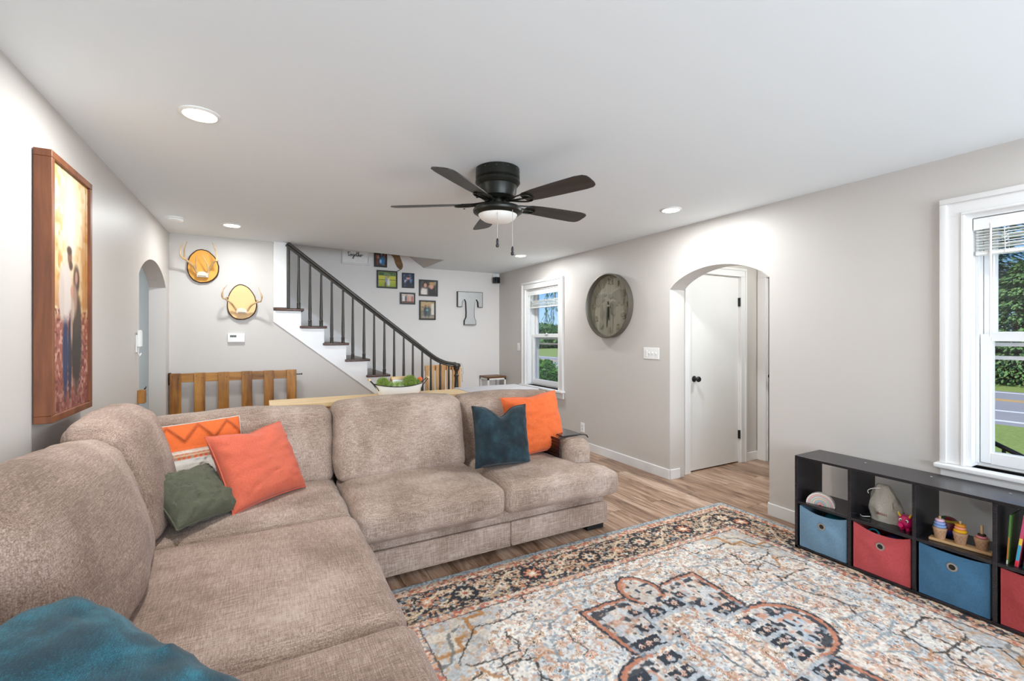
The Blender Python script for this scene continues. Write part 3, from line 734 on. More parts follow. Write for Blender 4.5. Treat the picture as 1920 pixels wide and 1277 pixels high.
# ------------------------------------------------------------------ scatter cushions
def pillow_mesh(w, h, t, n=36, corner=.08, wr=.008, seed=0, chop=0, wrf=(4, 4), rib=0, slump=0):
    """local: x across, z up, y thickness; centre at origin"""
    bm = bmesh.new(); g = {}
    for side in (1, -1):
        for i in range(n + 1):
            for j in range(n + 1):
                u = -1 + 2 * i / n; v = -1 + 2 * j / n
                u_ = math.sin(u * PI / 2) * .35 + u * .65; v_ = math.sin(v * PI / 2) * .35 + v * .65
                edge = i in (0, n) or j in (0, n)
                if edge and side == -1: g[(i, j, -1)] = g[(i, j, 1)]; continue
                pu = u_ * (1 - corner * (1 - v_ ** 2) ** .8); pv = v_ * (1 - corner * (1 - u_ ** 2) ** .8)
                th = t * max(0, (1 - u_ ** 4) * (1 - v_ ** 4)) ** .55
                x = pu * w / 2; z = pv * h / 2
                d = chop * math.exp(-(u_ / .34) ** 2) * max(0, (v_ + .35) / 1.35) ** 2
                z -= d * h
                if slump: z -= slump * (u_ ** 2) * max(0, v_)
                q = Vector((u_ * wrf[0] + seed * 5.3, v_ * wrf[1] + seed * 2.7, side))
                r2 = noise.noise(q) + .6 * (1 - 2 * abs(noise.noise(q * 1.9))) 
                # gathers that run inward from the corners
                ang = math.atan2(abs(v_) - abs(u_), 1.2); rad = max(abs(u_), abs(v_))
                ga = math.sin(ang * 22 + seed) * max(0, rad - .55) * .6
                y = side * (th / 2 + wr * (r2 + ga * 1.5) * (0 if edge else 1) * min(1, th / t * 2))
                g[(i, j, side)] = bm.verts.new((x, y, z))
    for side in (1, -1):
        for i in range(n):
            for j in range(n):
                a, b, c, d = g[(i, j, side)], g[(i + 1, j, side)], g[(i + 1, j + 1, side)], g[(i, j + 1, side)]
                f = bm.faces.new((a, b, c, d) if side == -1 else (a, d, c, b))
    edge = [g[(i, 0, 1)].co.copy() for i in range(n + 1)] + [g[(n, j, 1)].co.copy() for j in range(1, n + 1)] + [g[(i, n, 1)].co.copy() for i in range(n - 1, -1, -1)] + [g[(0, j, 1)].co.copy() for j in range(n - 1, 0, -1)]
    return bm, edge
def pillow(label, w, h, t, loc, rot, mat, piping=None, pr=.004, **kw):
    bm, edge = pillow_mesh(w, h, t, **kw)
    R = Matrix.Rotation(rot[2], 4, 'Z') @ Matrix.Rotation(rot[0], 4, 'X') @ Matrix.Rotation(rot[1], 4, 'Y')
    bmesh.ops.transform(bm, matrix=R, verts=bm.verts)
    zmin = min(v.co.z for v in bm.verts)
    th = thing('throw_pillow', label, 'pillow', loc)
    bmesh.ops.translate(bm, verts=bm.verts, vec=(0, 0, -zmin))
    o = part('pillow_cover', bm, mat, th)
    bm2 = new(); e = [R @ p + Vector((0, 0, -zmin)) for p in edge]; tube(bm2, e + [e[0]], pr, 5, caps=False)
    part('seam', bm2, piping or mat, th)
    return th, R, zmin
pillow('flat orange pillow leaning against the dark teal pillow at the right end of the sofa', .50, .46, .17, (1.85, 3.02, .478), (-.28, -.06, 0), 'orange2', corner=.06, seed=2, wr=.009, chop=.03, wrf=(3, 5))
pillow('dark blue-green velvet pillow with a dented top, in front of the orange one', .42, .42, .17, (1.48, 2.86, .482), (-.25, .03, -.05), 'tealdark', 'tealdark', corner=.06, seed=5, wr=.007, chop=.17)
pillow('coral orange pillow leaning in the left corner of the sofa', .47, .43, .17, (-.02, 2.93, .487), (-.50, .0, .70), 'orange', corner=.07, seed=9, wr=.008, chop=.05, wrf=(2, 5))
pillow('crumpled olive green pillow lying at the inner corner of the sofa', .36, .34, .12, (-.30, 2.73, .488), (-.95, .10, .85), 'green', corner=.10, seed=12, wr=.014, chop=.02, wrf=(4, 4))
pillow('large bright teal velvet pillow at the bottom left, nearest the camera', .74, .66, .25, (-.38, .955, .485), (-1.22, .05, .95), 'teal', corner=.06, seed=15, wr=.014, chop=0, wrf=(2.5, 3))
# woven pillow with an orange top and a cream bottom
t = thing('throw_pillow', 'woven pillow with orange zigzag top and cream tufted bottom in the sofa corner', 'pillow', (-.305, 3.06, .475))
bm, edge = pillow_mesh(.42, .44, .13, n=64, corner=.015, wr=.003, seed=20)
bm.verts.index_update(); cols = {}
rr_ = random.Random(3)
for v in bm.verts:
    u = v.co.x / .21; q = v.co.z / .23; front = v.co.y < 0
    zz = abs(((v.co.x * 7.2) % 1) - .5) * 2
    if q > .34:
        c = (.89, .42, .19)
        ridge = math.exp(-((q - (.52 + .36 * zz)) / .045) ** 2)
        if front: v.co.y -= .012 * ridge + .0025 * math.sin(v.co.x * 420) * math.sin(v.co.z * 420)
        c = tuple(a * (1 - .22 * ridge) for a in c)
        if q > .965: c = (.92, .85, .78)
    elif q > .10:
        b = (q - .10) / .24; k = int(b * 5)
        c = [(.80, .36, .18), (.86, .72, .58), (.74, .34, .18), (.90, .82, .74), (.84, .42, .22)][min(k, 4)]
        if k in (0, 2) and math.sin(v.co.x * 260 + k) > .3: c = (.66, .55, .45)
        if front: v.co.y -= .004 * abs(math.sin(b * 5 * PI)) * (1 + .5 * math.sin(v.co.x * 260))
    else:
        c = (.87, .84, .79)
        dd = abs(((v.co.x * 5.2 + .5) % 1) - .5) * 2 + abs(((v.co.z * 4.6) % 1) - .5) * 2
        ridge = math.exp(-((dd - 1.0) / .12) ** 2) + math.exp(-((dd - .45) / .12) ** 2)
        if front: v.co.y -= .010 * ridge * (.7 + .5 * math.sin(v.co.x * 330) * math.sin(v.co.z * 330)) + .0015 * math.sin(v.co.z * 500)
        c = tuple(a * (1 - .05 * ridge) for a in c)
    cols[v.index] = c
bm.verts.index_update()
cl = bm.verts.layers.float_color.new('Col')
for v, c in zip(bm.verts, cols.values()):
    v[cl] = lin(c)
R = Matrix.Rotation(.22, 4, 'Z') @ Matrix.Rotation(-.28, 4, 'X') @ Matrix.Rotation(-.05, 4, 'Y')
bmesh.ops.transform(bm, matrix=R, verts=bm.verts); zmin = min(v.co.z for v in bm.verts); bmesh.ops.translate(bm, verts=bm.verts, vec=(0, 0, -zmin))
part('pillow_cover', bm, m_attr('woven_pillow_yarn', .95, fuzz=.25, bump=.5, fscale=260), t)
bm2 = new(); e = [R @ p + Vector((0, 0, -zmin)) for p in edge]; tube(bm2, e + [e[0]], .004, 5, caps=False); part('seam', bm2, 'canvas', t)
# ------------------------------------------------------------------ ceiling fan
FX, FY = 1.268, 2.50
fan = thing('ceiling_fan', 'black five-blade ceiling fan with a frosted bowl light and two pull chains', 'ceiling fan', (FX, FY, ZC))
bm = new(); lathe(bm, [(.126, 0), (.134, -.004), (.136, -.06), (.128, -.068), (.136, -.074), (.138, -.088), (.130, -.100), (.118, -.108), (.114, -.15), (.106, -.175), (.085, -.19), (0, -.19)], (FX, FY, ZC), 'z', 48); mh = part('motor_housing', bm, 'bronze', fan, world=True)
bm = new()
for a in range(12):
    th = a * PI / 6; lathe(bm, [(0, .0015), (.004, .001), (.004, 0)], (FX + .1355 * math.cos(th), FY + .1355 * math.sin(th), ZC - .02), 'z', 8)
part('vent_screw', bm, 'chrome', mh, world=True)
bm = new(); lathe(bm, [(.04, -.19), (.042, -.24), (.05, -.243), (.05, -.20)], (FX, FY, ZC), 'z', 28); part('hub', bm, 'bronze', fan, world=True)
bm = new(); lathe(bm, [(.045, -.222), (.10, -.226), (.142, -.240), (.152, -.256), (.150, -.268), (.142, -.274), (.132, -.278), (.126, -.284), (.118, -.284), (.118, -.25), (.045, -.24)], (FX, FY, ZC), 'z', 48, cap=False); part('light_fitter', bm, 'bronze', fan, world=True)
bm = new(); lathe(bm, [(.122, -.276), (.12, -.284), (.108, -.303), (.085, -.318), (.05, -.328), (0, -.332)], (FX, FY, ZC), 'z', 48); part('glass_bowl', bm, 'frost', fan, 'frosted white glass bowl', world=True)
# one blade, with its bracket, then copies turned round the hub
BZ = 2.205 - ZC
out = [(.205, .038), (.23, .048), (.30, .056), (.45, .064), (.60, .069), (.640, .066), (.660, .052), (.668, .03), (.668, -.02), (.664, -.045), (.645, -.062), (.60, -.069), (.45, -.064), (.30, -.056), (.23, -.048), (.205, -.038), (.198, 0)]
bm = new(); prism(bm, out, -.003, .003, 'z', bev=.0012)
tilt = Matrix.Rotation(math.radians(-12), 4, 'X')
bmesh.ops.transform(bm, matrix=tilt, verts=bm.verts)
bmesh.ops.translate(bm, verts=bm.verts, vec=(0, 0, BZ))
blade0 = part('blade', bm, 'blade', fan)
bm = new()
tube(bm, smooth_path([(.06, .012, BZ + .012), (.10, .016, BZ + .004), (.15, .03, BZ - .006), (.20, .046, BZ - .012), (.245, .040, BZ - .014), (.262, .02, BZ - .012), (.265, 0, BZ - .008)]), .007, 8, flat=.6)
tube(bm, smooth_path([(.06, -.012, BZ + .012), (.10, -.016, BZ + .004), (.15, -.03, BZ + .002), (.20, -.044, BZ + .002), (.245, -.036, BZ), (.262, -.018, BZ - .004), (.265, 0, BZ - .008)]), .007, 8, flat=.6)
tube(bm, [(.05, 0, BZ + .02), (.12, 0, BZ + .0), (.20, 0, BZ - .006), (.255, 0, BZ - .009)], .008, 8, flat=.6)
for p in ((.215, .03), (.215, -.03), (.25, 0)): lathe(bm, [(0, -.004), (.006, -.003), (.007, 0)], (p[0], p[1], BZ - .008 - p[1] * -.2), 'z', 10)
br0 = part('blade_bracket', bm, 'bronze', blade0)
for i in range(5):
    a = math.radians(2 + 72 * i)
    b = blade0 if i == 0 else blade0.copy()
    if i: COL.objects.link(b); b.parent = fan; c = br0.copy(); COL.objects.link(c); c.parent = b
    b.rotation_euler = (0, 0, a)
for x, y, zb, ch in ((1.215, 2.40, 1.97, 0), (1.30, 2.37, 1.925, 1)):
    bm = new(); zt = 2.165 if ch == 0 else 2.15
    tube(bm, [(x, y, zt), (x, y, zb)], .0016, 6); c = part('pull_chain', bm, 'chrome', fan, world=True)
    bm = new(); lathe(bm, [(0, .004), (.003, 0), (.006, -.006), (.008, -.022), (.0055, -.03), (.009, -.034), (.010, -.045), (.007, -.052), (0, -.053)], (x, y, zb), 'z', 14); part('chain_pull', bm, 'blackp', c, world=True)

# ------------------------------------------------------------------ big clock on the right wall
cy_, cz_ = 3.985, 1.729; R_ = .365
ck = thing('wall_clock', 'large round grey metal wall clock with a world map dial, hands pointing down', 'clock', (XR, cy_, cz_ - R_))
m_ck = m_plain('clock_grey_metal', '6f6a60', .45, .55, var=.12, vscale=10)
bm = new(); lathe(bm, [(R_ - .018, 0), (R_ - .004, 0), (R_ - .004, -.062), (R_, -.066), (R_, -.072), (R_ - .012, -.074), (R_ - .016, -.068), (R_ - .018, -.03), (R_ - .018, 0)], (XR, cy_, cz_), 'x', 72, cap=False); part('clock_rim', bm, m_ck, ck, world=True)
# dial with raised land shapes
N = 110; bm = new(); vs = {}; cl = bm.verts.layers.float_color.new('Col')
lands = [(-.17, .09, .085, .06), (-.20, .05, .05, .05), (-.10, .13, .05, .02), (-.13, -.07, .035, .075), (-.14, -.01, .02, .04), (.02, .11, .04, .03), (.05, .01, .06, .05), (.06, -.06, .035, .06), (.14, .12, .12, .055), (.17, .06, .07, .04), (.20, .03, .03, .04), (.22, -.10, .045, .03), (.12, .03, .02, .04)]
for i in range(N + 1):
    for j in range(N + 1):
        u = -1 + 2 * i / N; v = -1 + 2 * j / N
        if abs(u) > abs(v): rr = abs(u); an = (v / u if u else 0) * PI / 4; X_, Y_ = math.copysign(rr, u) * math.cos(an), math.copysign(rr, u) * math.sin(an)
        else: rr = abs(v); an = (u / v if v else 0) * PI / 4; X_, Y_ = math.copysign(rr, v) * math.sin(an), math.copysign(rr, v) * math.cos(an)
        y = X_ * (R_ - .017); z = Y_ * (R_ - .017)   # y grows to the viewer's right when negative Y
        k = -1
        for ly, lz, a, b in lands:
            q = 1 - (((y - ly) / a) ** 2 + ((z - lz) / b) ** 2); k = max(k, q)
        k += .55 * noise.noise(Vector((y * 22, z * 22, 3)))
        land = 1 / (1 + math.exp(-k * 9))
        plank = noise.noise(Vector((y * 46, z * 2.4, 9)))
        vv = bm.verts.new((-.012 - .006 * land - .0012 * plank, -y, z)); vs[i, j] = vv
        g = .235 + .05 * plank; c = (g * 1.10, g * 1.03, g * .76)
        if land > .5: c = tuple(q * .78 for q in c)
        vv[cl] = (*c, 1)
for i in range(N):
    for j in range(N): bm.faces.new((vs[i, j], vs[i + 1, j], vs[i + 1, j + 1], vs[i, j + 1]))
bmesh.ops.translate(bm, verts=bm.verts, vec=(XR, cy_, cz_))
dial = part('dial', bm, m_attr('clock_dial_weathered', .7), ck, world=True)
def text_bm(s, size, depth, font_scale=1, shear=0):
    cu = bpy.data.curves.new('lettering', 'FONT'); cu.body = s; cu.size = size; cu.extrude = depth; cu.align_x = 'CENTER'; cu.align_y = 'CENTER'; cu.shear = shear; cu.resolution_u = 3
    o = bpy.data.objects.new('lettering', cu); me = bpy.data.meshes.new_from_object(o)
    bm = bmesh.new(); bm.from_mesh(me); bpy.data.objects.remove(o); bpy.data.meshes.remove(me); return bm
m_num = m_plain('clock_numeral_grey', '8d8770', .6, .2)
for h in range(1, 13):
    b = text_bm(str(h), .085 if h != 12 else .10, .004); a = math.radians(90 - 30 * h)
    # text lies in xy; stand it on the wall facing -X: local x -> -Y, y -> Z
    Mx = Matrix(((0, 0, -1, XR - .018), (-1, 0, 0, cy_ - .275 * math.cos(a)), (0, 1, 0, cz_ + .275 * math.sin(a)), (0, 0, 0, 1)))
    bmesh.ops.transform(b, matrix=Mx, verts=b.verts); part('numeral', b, m_num, dial, world=True, smooth=False)
def hand(length, w, ang, x, nm):
    bm = new(); prism(bm, [(-w * .5, -.05), (w * .5, -.05), (w * .7, length * .35), (w * .35, length * .92), (0, length), (-w * .35, length * .92), (-w * .7, length * .35)], 0, .003, 'z')
    a = math.radians(ang); Mx = Matrix(((0, 0, -1, x), (-1, 0, 0, cy_), (0, 1, 0, cz_), (0, 0, 0, 1))) @ Matrix.Rotation(-a, 4, 'Z')
    bmesh.ops.transform(bm, matrix=Mx, verts=bm.verts); return part(nm, bm, m_plain(nm + '_dark', '34322b', .5, .4), ck, world=True)
hand(.17, .022, 176, XR - .034, 'hour_hand'); hand(.25, .018, 184, XR - .040, 'minute_hand')
bm = new(); lathe(bm, [(0, -.046), (.014, -.045), (.016, -.03), (.01, -.012)], (XR, cy_, cz_), 'x', 18); part('hand_pin', bm, m_num, ck, world=True)

# ------------------------------------------------------------------ painted pictures (procedural colour fields on the print itself)
def vnoise(U, V, fx, fy, seed):
    r = np.random.RandomState(seed); g = r.rand(int(fy) + 3, int(fx) + 3)
    x = U * fx; y = V * fy; xi = x.astype(int); yi = y.astype(int); tx = x - xi; ty = y - yi
    tx = tx * tx * (3 - 2 * tx); ty = ty * ty * (3 - 2 * ty)
    return (g[yi, xi] * (1 - tx) + g[yi, xi + 1] * tx) * (1 - ty) + (g[yi + 1, xi] * (1 - tx) + g[yi + 1, xi + 1] * tx) * ty
def hexs(s): return np.array([int(s[i:i+2], 16) / 255 for i in (0, 2, 4)])
class Paint:
    def __init__(s, nx, ny, w, h):
        s.u, s.v = np.meshgrid(np.linspace(0, 1, nx), np.linspace(0, 1, ny)); s.c = np.zeros((ny, nx, 3)); s.w, s.h = w, h
    def fill(s, col): s.c[:] = hexs(col); return s
    def mixm(s, m, col):
        m = np.clip(m, 0, 1)[..., None]; s.c = s.c * (1 - m) + (hexs(col) if isinstance(col, str) else col) * m; return s
    def grad(s, a, b, v0=0, v1=1):
        t = np.clip((s.v - v0) / (v1 - v0), 0, 1)[..., None]; s.c = hexs(a) * (1 - t) + hexs(b) * t; return s
    def blob(s, cx, cy, rx, ry, col, soft=.3, rot=0, al=1):
        du, dv = (s.u - cx), (s.v - cy)
        if rot: A = s.w / s.h; x = du * A; du = (x * math.cos(rot) + dv * math.sin(rot)) / A; dv = -x * math.sin(rot) + dv * math.cos(rot)
        d = np.sqrt((du / rx) ** 2 + (dv / ry) ** 2); return s.mixm(al * np.clip((1 + soft - d) / (2 * soft), 0, 1), col)
    def rect(s, a, b, c_, d, col, soft=.01, al=1):
        m = np.clip((s.u - a) / soft, 0, 1) * np.clip((b - s.u) / soft, 0, 1) * np.clip((s.v - c_) / soft, 0, 1) * np.clip((d - s.v) / soft, 0, 1); return s.mixm(m * al, col)
    def noise(s, fx, fy, cols, seed, lo=.35, hi=.65, al=1):
        n = vnoise(s.u, s.v, fx, fy, seed); return s.mixm(np.clip((n - lo) / (hi - lo), 0, 1) * al, cols)
def panel(name, paint, w, h, M4, parent, mat, label=None):
    ny, nx = paint.c.shape[:2]; dz = M4
    co = np.zeros((ny, nx, 3)); co[..., 0] = (paint.u - .5) * w; co[..., 1] = (paint.v - .5) * h
    me = bpy.data.meshes.new(name); idx = np.arange(ny * nx).reshape(ny, nx)
    q = np.stack([idx[:-1, :-1], idx[:-1, 1:], idx[1:, 1:], idx[1:, :-1]], -1).reshape(-1, 4)
    pts = co.reshape(-1, 3); R3 = np.array(M4.to_3x3()); T = np.array(M4.translation); pts = pts @ R3.T + T
    root = parent; off = np.zeros(3)
    while root is not None: off += np.array(root.location); root = root.parent
    me.from_pydata((pts - off).tolist(), [], q.tolist())
    ca = me.color_attributes.new('Col', 'FLOAT_COLOR', 'POINT')
    c = np.clip(paint.c, 0, 1).reshape(-1, 3); c = np.where(c <= .04045, c / 12.92, ((c + .055) / 1.055) ** 2.4)
    ca.data.foreach_set('color', np.concatenate([c, np.ones((len(c), 1))], 1).astype(np.float32).ravel())
    me.materials.append(mat); o = bpy.data.objects.new(name, me); COL.objects.link(o); o.parent = parent
    if label: o['label'] = label
    return o
M['print'] = m_attr('photo_print_glossy', .5)
M['print_matte'] = m_attr('photo_print_matte', .6)
def onX(x, y, z, s=1):   # panel facing +X on the left wall: local x -> +Y, y -> Z
    return Matrix(((0, 0, 1, x), (1, 0, 0, y), (0, 1, 0, z), (0, 0, 0, 1)))
def onYn(x, y, z):       # facing -Y: local x -> X, y -> Z
    return Matrix(((1, 0, 0, x), (0, 0, -1, y), (0, 1, 0, z), (0, 0, 0, 1)))

# big autumn portrait on the left wall
pt = thing('framed_picture', 'tall wood-framed autumn photograph of a standing couple on the left wall', 'picture', (XL, 2.80, 1.03))
y0, y1, z0, z1 = 2.555, 3.06, 1.035, 2.165; fw = .03; xf = XL + .062
for a, b, c, d, nm in ((y0, y1, z1 - fw, z1, 'top'), (y0, y1, z0, z0 + fw, 'b'), (y0, y0 + fw, z0 + fw, z1 - fw, 'l'), (y1 - fw, y1, z0 + fw, z1 - fw, 'r')):
    bm = new(); box(bm, XL + .004, a, c, xf, b, d, bev=.002); part('frame_side', bm, 'frame_wood', pt, world=True)
p = Paint(120, 240, .44, 1.07).grad('b06a55', 'e8b878', .25, .55)
p.noise(9, 22, 'f3dcae', 1, .4, .7).noise(16, 40, 'c98f3f', 2, .55, .8, .7)
p.mixm(np.clip((.42 - p.v) / .06, 0, 1), 'a8604e'); 
m = (p.v < .42)
n1 = vnoise(p.u, p.v, 26, 60, 4); n2 = vnoise(p.u, p.v, 34, 80, 5)
p.mixm(np.clip((n1 - .5) * 6, 0, 1) * m, 'd9a28e'); p.mixm(np.clip((n2 - .6) * 6, 0, 1) * m, '7a3a30')
p.mixm(np.clip((.14 - p.v) / .1, 0, 1) * .4, '6e352c')
for x_, w_ in ((.06, .03), (.2, .015), (.86, .035), (.95, .03), (.3, .012)): p.rect(x_ - w_, x_ + w_, .4, 1.0, '9a6233', .04, .55)
p.blob(.5, .78, .16, .22, 'fff3dc', .8); p.blob(.55, .9, .3, .12, 'f6e2c0', .8, al=.7); p.blob(.9, .6, .12, .2, 'b9702e', .8, al=.6)
p.blob(.35, .23, .07, .17, '27335a', .25); p.blob(.47, .23, .05, .17, '232a44', .25)                    # trousers
p.blob(.66, .27, .15, .19, '33281f', .25); p.blob(.66, .40, .13, .09, '4a3a2c', .25)                    # long dark dress
p.blob(.36, .50, .17, .125, 'e6d6cb', .2); p.blob(.26, .47, .07, .10, 'dccabd', .2)                      # pale shirt
p.blob(.47, .645, .06, .036, '8a5c44', .25); p.blob(.46, .672, .065, .018, '4a3226', .3); p.blob(.5, .61, .05, .02, '5b3d2e', .3)
p.blob(.66, .555, .085, .06, '3f2a22', .3); p.blob(.655, .565, .042, .03, 'c99379', .3)
p.blob(.60, .47, .08, .07, 'b18a72', .3); p.blob(.53, .50, .04, .026, 'd09a80', .3); p.blob(.55, .42, .05, .05, 'c9b3a2', .3); p.blob(.52, .34, .03, .07, 'b89684', .4)
p.c *= .86
panel('print', p, .445, 1.07, onX(xf - .012, (y0 + y1) / 2, (z0 + z1) / 2), pt, M['print'])

# ------------------------------------------------------------------ antler mounts
def mount(name, label, cx, cz, w, h, mat, beams, seed):
    t = thing(name, label, 'antler mount', (cx, YB, cz - h / 2)); bm = new(); rnd = random.Random(seed)
    pts = []
    for i in range(56):
        a = 2 * PI * i / 56; k = 1 + .02 * math.sin(3 * a + seed) + .012 * rnd.uniform(-1, 1)
        pts.append((cx + w / 2 * k * math.cos(a), cz + h / 2 * k * math.sin(a) - .012 * math.cos(2 * a)))
    prism(bm, pts, YB - .03, YB - .004, 'y'); part('bark_edge', bm, 'bark', t, world=True, smooth=False)
    bm = new(); prism(bm, [(cx + (p[0] - cx) * .93, cz + (p[1] - cz) * .945) for p in pts], YB - .036, YB - .028, 'y', bev=.002); part('wood_slice', bm, mat, t, world=True)
    bm = new(); bz = cz - .085
    prism(bm, [(cx - .045, bz - .022), (cx + .05, bz - .022), (cx + .046, bz + .012), (cx + .025, bz + .03), (cx, bz + .034), (cx - .028, bz + .03), (cx - .046, bz + .008)], YB - .10, YB - .036, 'y', bev=.012); sk = part('skull_plate', bm, 'skull', t, world=True)
    for beam in beams:
        bm = new()
        for pth, r0, r1 in beam:
            q = smooth_path([(cx + a, YB - b, cz + c) for a, b, c in pth], 4); n = len(q)
            tube(bm, q, [r0 + (r1 - r0) * i / (n - 1) for i in range(n)], 9)
        part('antler', bm, 'antler', t, world=True)
    return t
L1 = [([(-.036, .07, -.08), (-.076, .11, .0), (-.124, .16, .045), (-.160, .20, .07), (-.165, .21, .13), (-.148, .20, .20)], .013, .003), ([(-.135, .17, .055), (-.138, .18, .14), (-.115, .18, .225)], .009, .002), ([(-.05, .09, -.04), (-.052, .12, .03), (-.046, .13, .105)], .009, .002)]
Rr = [([(.044, .07, -.085), (.062, .10, -.02), (.11, .16, .045), (.15, .20, .052)], .013, .004), ([(.128, .18, .05), (.132, .19, .11), (.116, .19, .17), (.092, .18, .236)], .010, .002), ([(.055, .09, -.04), (.040, .12, .03), (.008, .13, .105)], .009, .002)]
mount('antler_mount', 'antlers on a deep amber bark-edged wood slice, upper mount near the corner', -.54, 2.095, .275, .345, 'slice', [L1, Rr], 1)
L2 = [([(-.045, .07, -.08), (-.087, .11, -.012), (-.134, .16, .028), (-.165, .18, .046), (-.166, .20, .10), (-.122, .19, .174)], .011, .002), ([(-.163, .18, .05), (-.158, .19, .12), (-.14, .19, .15)], .007, .002), ([(-.15, .16, .035), (-.12, .17, .05), (-.105, .17, .06)], .007, .002)]
R2 = [([(.05, .07, -.08), (.094, .11, -.02), (.154, .16, .012), (.180, .19, .02), (.180, .20, .08), (.156, .19, .163)], .011, .002), ([(.178, .18, .02), (.19, .19, .07), (.18, .19, .11)], .007, .002), ([(.15, .15, .012), (.14, .16, .03), (.128, .16, .04)], .007, .002)]
mount('antler_mount', 'antlers on a pale honey bark-edged wood slice, lower mount above the thermostat', -.197, 1.735, .275, .375, 'slice2', [L2, R2], 2)

# ------------------------------------------------------------------ pallet gate by the back wall
pg = thing('pallet_gate', 'stained pallet-wood gate with six upright slats against the back wall', 'gate', (-.24, 5.57, .04))
bm = new(); box(bm, -.807, 5.575, .925, .325, 5.592, 1.012, bev=.002); part('rail', bm, 'palleth', pg, world=True)
bm = new(); box(bm, -.807, 5.575, .10, .325, 5.592, .19, bev=.002); part('rail', bm, 'palleth', pg, world=True)
rnd = random.Random(5)
for a, b in ((-.807, -.715), (-.608, -.516), (-.404, -.31), (-.196, -.101), (.009, .103), (.229, .325)):
    bm = new(); dz = rnd.uniform(-.003, .004); box(bm, a, 5.554, .05, b, 5.574, 1.014 + dz, bev=.0025); s = part('slat', bm, 'pallet', pg, world=True)
    for px, pz in ((a + .02, .985), (b - .02, .965)):
        bm = new(); lathe(bm, [(0, -.0015), (.004, -.001), (.004, 0)], (px, 5.554, pz), 'y', 8); part('nail_head', bm, 'blackp', s, world=True)
bm = new(); box(bm, -.823, 5.575, .90, -.806, 5.64, 1.02, bev=.002); part('hinge_block', bm, 'bark', pg, world=True)
bm = new(); tube(bm, [(.325, 5.57, .965), (.37, 5.57, .965), (.385, 5.57, .968)], .005, 8); lathe(bm, [(.009, 0), (.009, .006)], (.378, 5.57, .966), 'x', 10); part('latch_bolt', bm, 'black', pg, world=True)
t = thing('latch_block', 'small wood block with a black gate latch on the left wall by the arch', 'latch', (XL, 4.36, .89))
bm = new(); box(bm, XL, 4.325, .885, XL + .045, 4.378, .985, bev=.003); part('wood_block', bm, 'pallet', t, world=True)
bm = new()
prism(bm, [(4.378, .925), (4.42, .925), (4.44, .935), (4.47, .93), (4.47, .937), (4.45, .95), (4.47, .985), (4.46, .99), (4.44, .965), (4.42, .972), (4.378, .972)], XL + .018, XL + .026, 'x')
tube(bm, [(XL + .022, 4.46, .932), (XL + .022, 4.51, .932)], .003, 6); tube(bm, [(XL + .022, 4.455, .97), (XL + .022, 4.50, .995)], .0035, 6)
part('latch', bm, 'black', t, world=True)

# ------------------------------------------------------------------ pictures over the stairs
def frame_pic(label, x0, x1, z0, z1, paint, wood='blackp', fw=.022):
    t = thing('framed_photo', label, 'framed photo', ((x0 + x1) / 2, YF, z0), group=None)
    for a, b, c, d in ((x0, x1, z1 - fw, z1), (x0, x1, z0, z0 + fw), (x0, x0 + fw, z0 + fw, z1 - fw), (x1 - fw, x1, z0 + fw, z1 - fw)):
        bm = new(); box(bm, a, YF - .022, c, b, YF - .001, d, bev=.002); part('frame_side', bm, wood, t, world=True)
    panel('photo', paint, x1 - x0 - 2 * fw + .004, z1 - z0 - 2 * fw + .004, onYn((x0 + x1) / 2, YF - .014, (z0 + z1) / 2), t, M['print']); return t
p = Paint(40, 40, 1, 1).fill('2c2420').noise(5, 6, '8c4a2a', 3, .5, .7); p.blob(.55, .8, .14, .12, '9a6a50').blob(.3, .6, .13, .13, 'b07a60').blob(.65, .35, .28, .3, '2c6fa8').blob(.5, .3, .1, .14, '9fd0ee').blob(.2, .25, .12, .2, '7a2e20').blob(.45, .7, .1, .2, '223044')
frame_pic('black framed photo of people in blue, topmost under the ceiling edge', 1.413, 1.60, 2.39, 2.64, p)
p = Paint(60, 44, 1, .8).grad('8aa02a', 'd8cf3e', 0, .65); p.rect(0, 1, .72, 1, '3b5a2e', .05).noise(9, 7, '2c4424', 5, .5, .7, .0); p.mixm(np.clip((vnoise(p.u, p.v, 8, 6, 2) - .5) * 4, 0, 1) * (p.v > .72), '6d8a55').rect(0, 1, .44, .5, '4e5f2a', .02).rect(0, 1, .62, .65, '56632f', .02); p.blob(.44, .4, .07, .3, '8d97a6').blob(.46, .78, .035, .06, '7b5a4a').blob(.58, .3, .08, .25, 'd6d6d8').blob(.55, .68, .035, .06, '9a7058').blob(.4, .15, .05, .18, '6c5546')
frame_pic('black framed photo of a couple in a yellow field, largest of the group', 1.451, 1.752, 2.085, 2.345, p)
p = Paint(36, 44, .7, 1).fill('46608c').noise(6, 8, '22324e', 6, .4, .6).noise(9, 9, '93aed6', 7, .6, .8, .7); p.blob(.3, .4, .2, .15, 'e8dfe0').blob(.5, .7, .2, .16, 'd99c93').blob(.45, .82, .25, .09, '4a3a3a').blob(.55, .25, .35, .3, '1c2230').blob(.75, .5, .1, .2, '5f86b8')
frame_pic('narrow black framed photo with blue tones, right of the yellow field photo', 1.822, 2.008, 2.105, 2.33, p)
p = Paint(56, 46, 1, .8).fill('4f4a45').noise(7, 5, 'c8b8a2', 8, .5, .8, .6); p.blob(.24, .2, .26, .3, 'e9e2da').blob(.3, .72, .17, .24, '2d1f1c').blob(.3, .68, .1, .17, 'd9a089').blob(.72, .2, .28, .35, '26211f').blob(.68, .62, .13, .2, 'dba585').blob(.7, .84, .16, .1, 'c19a5a')
frame_pic('dark framed photo of two smiling people, right of the blue photo', 2.083, 2.38, 1.995, 2.245, p)
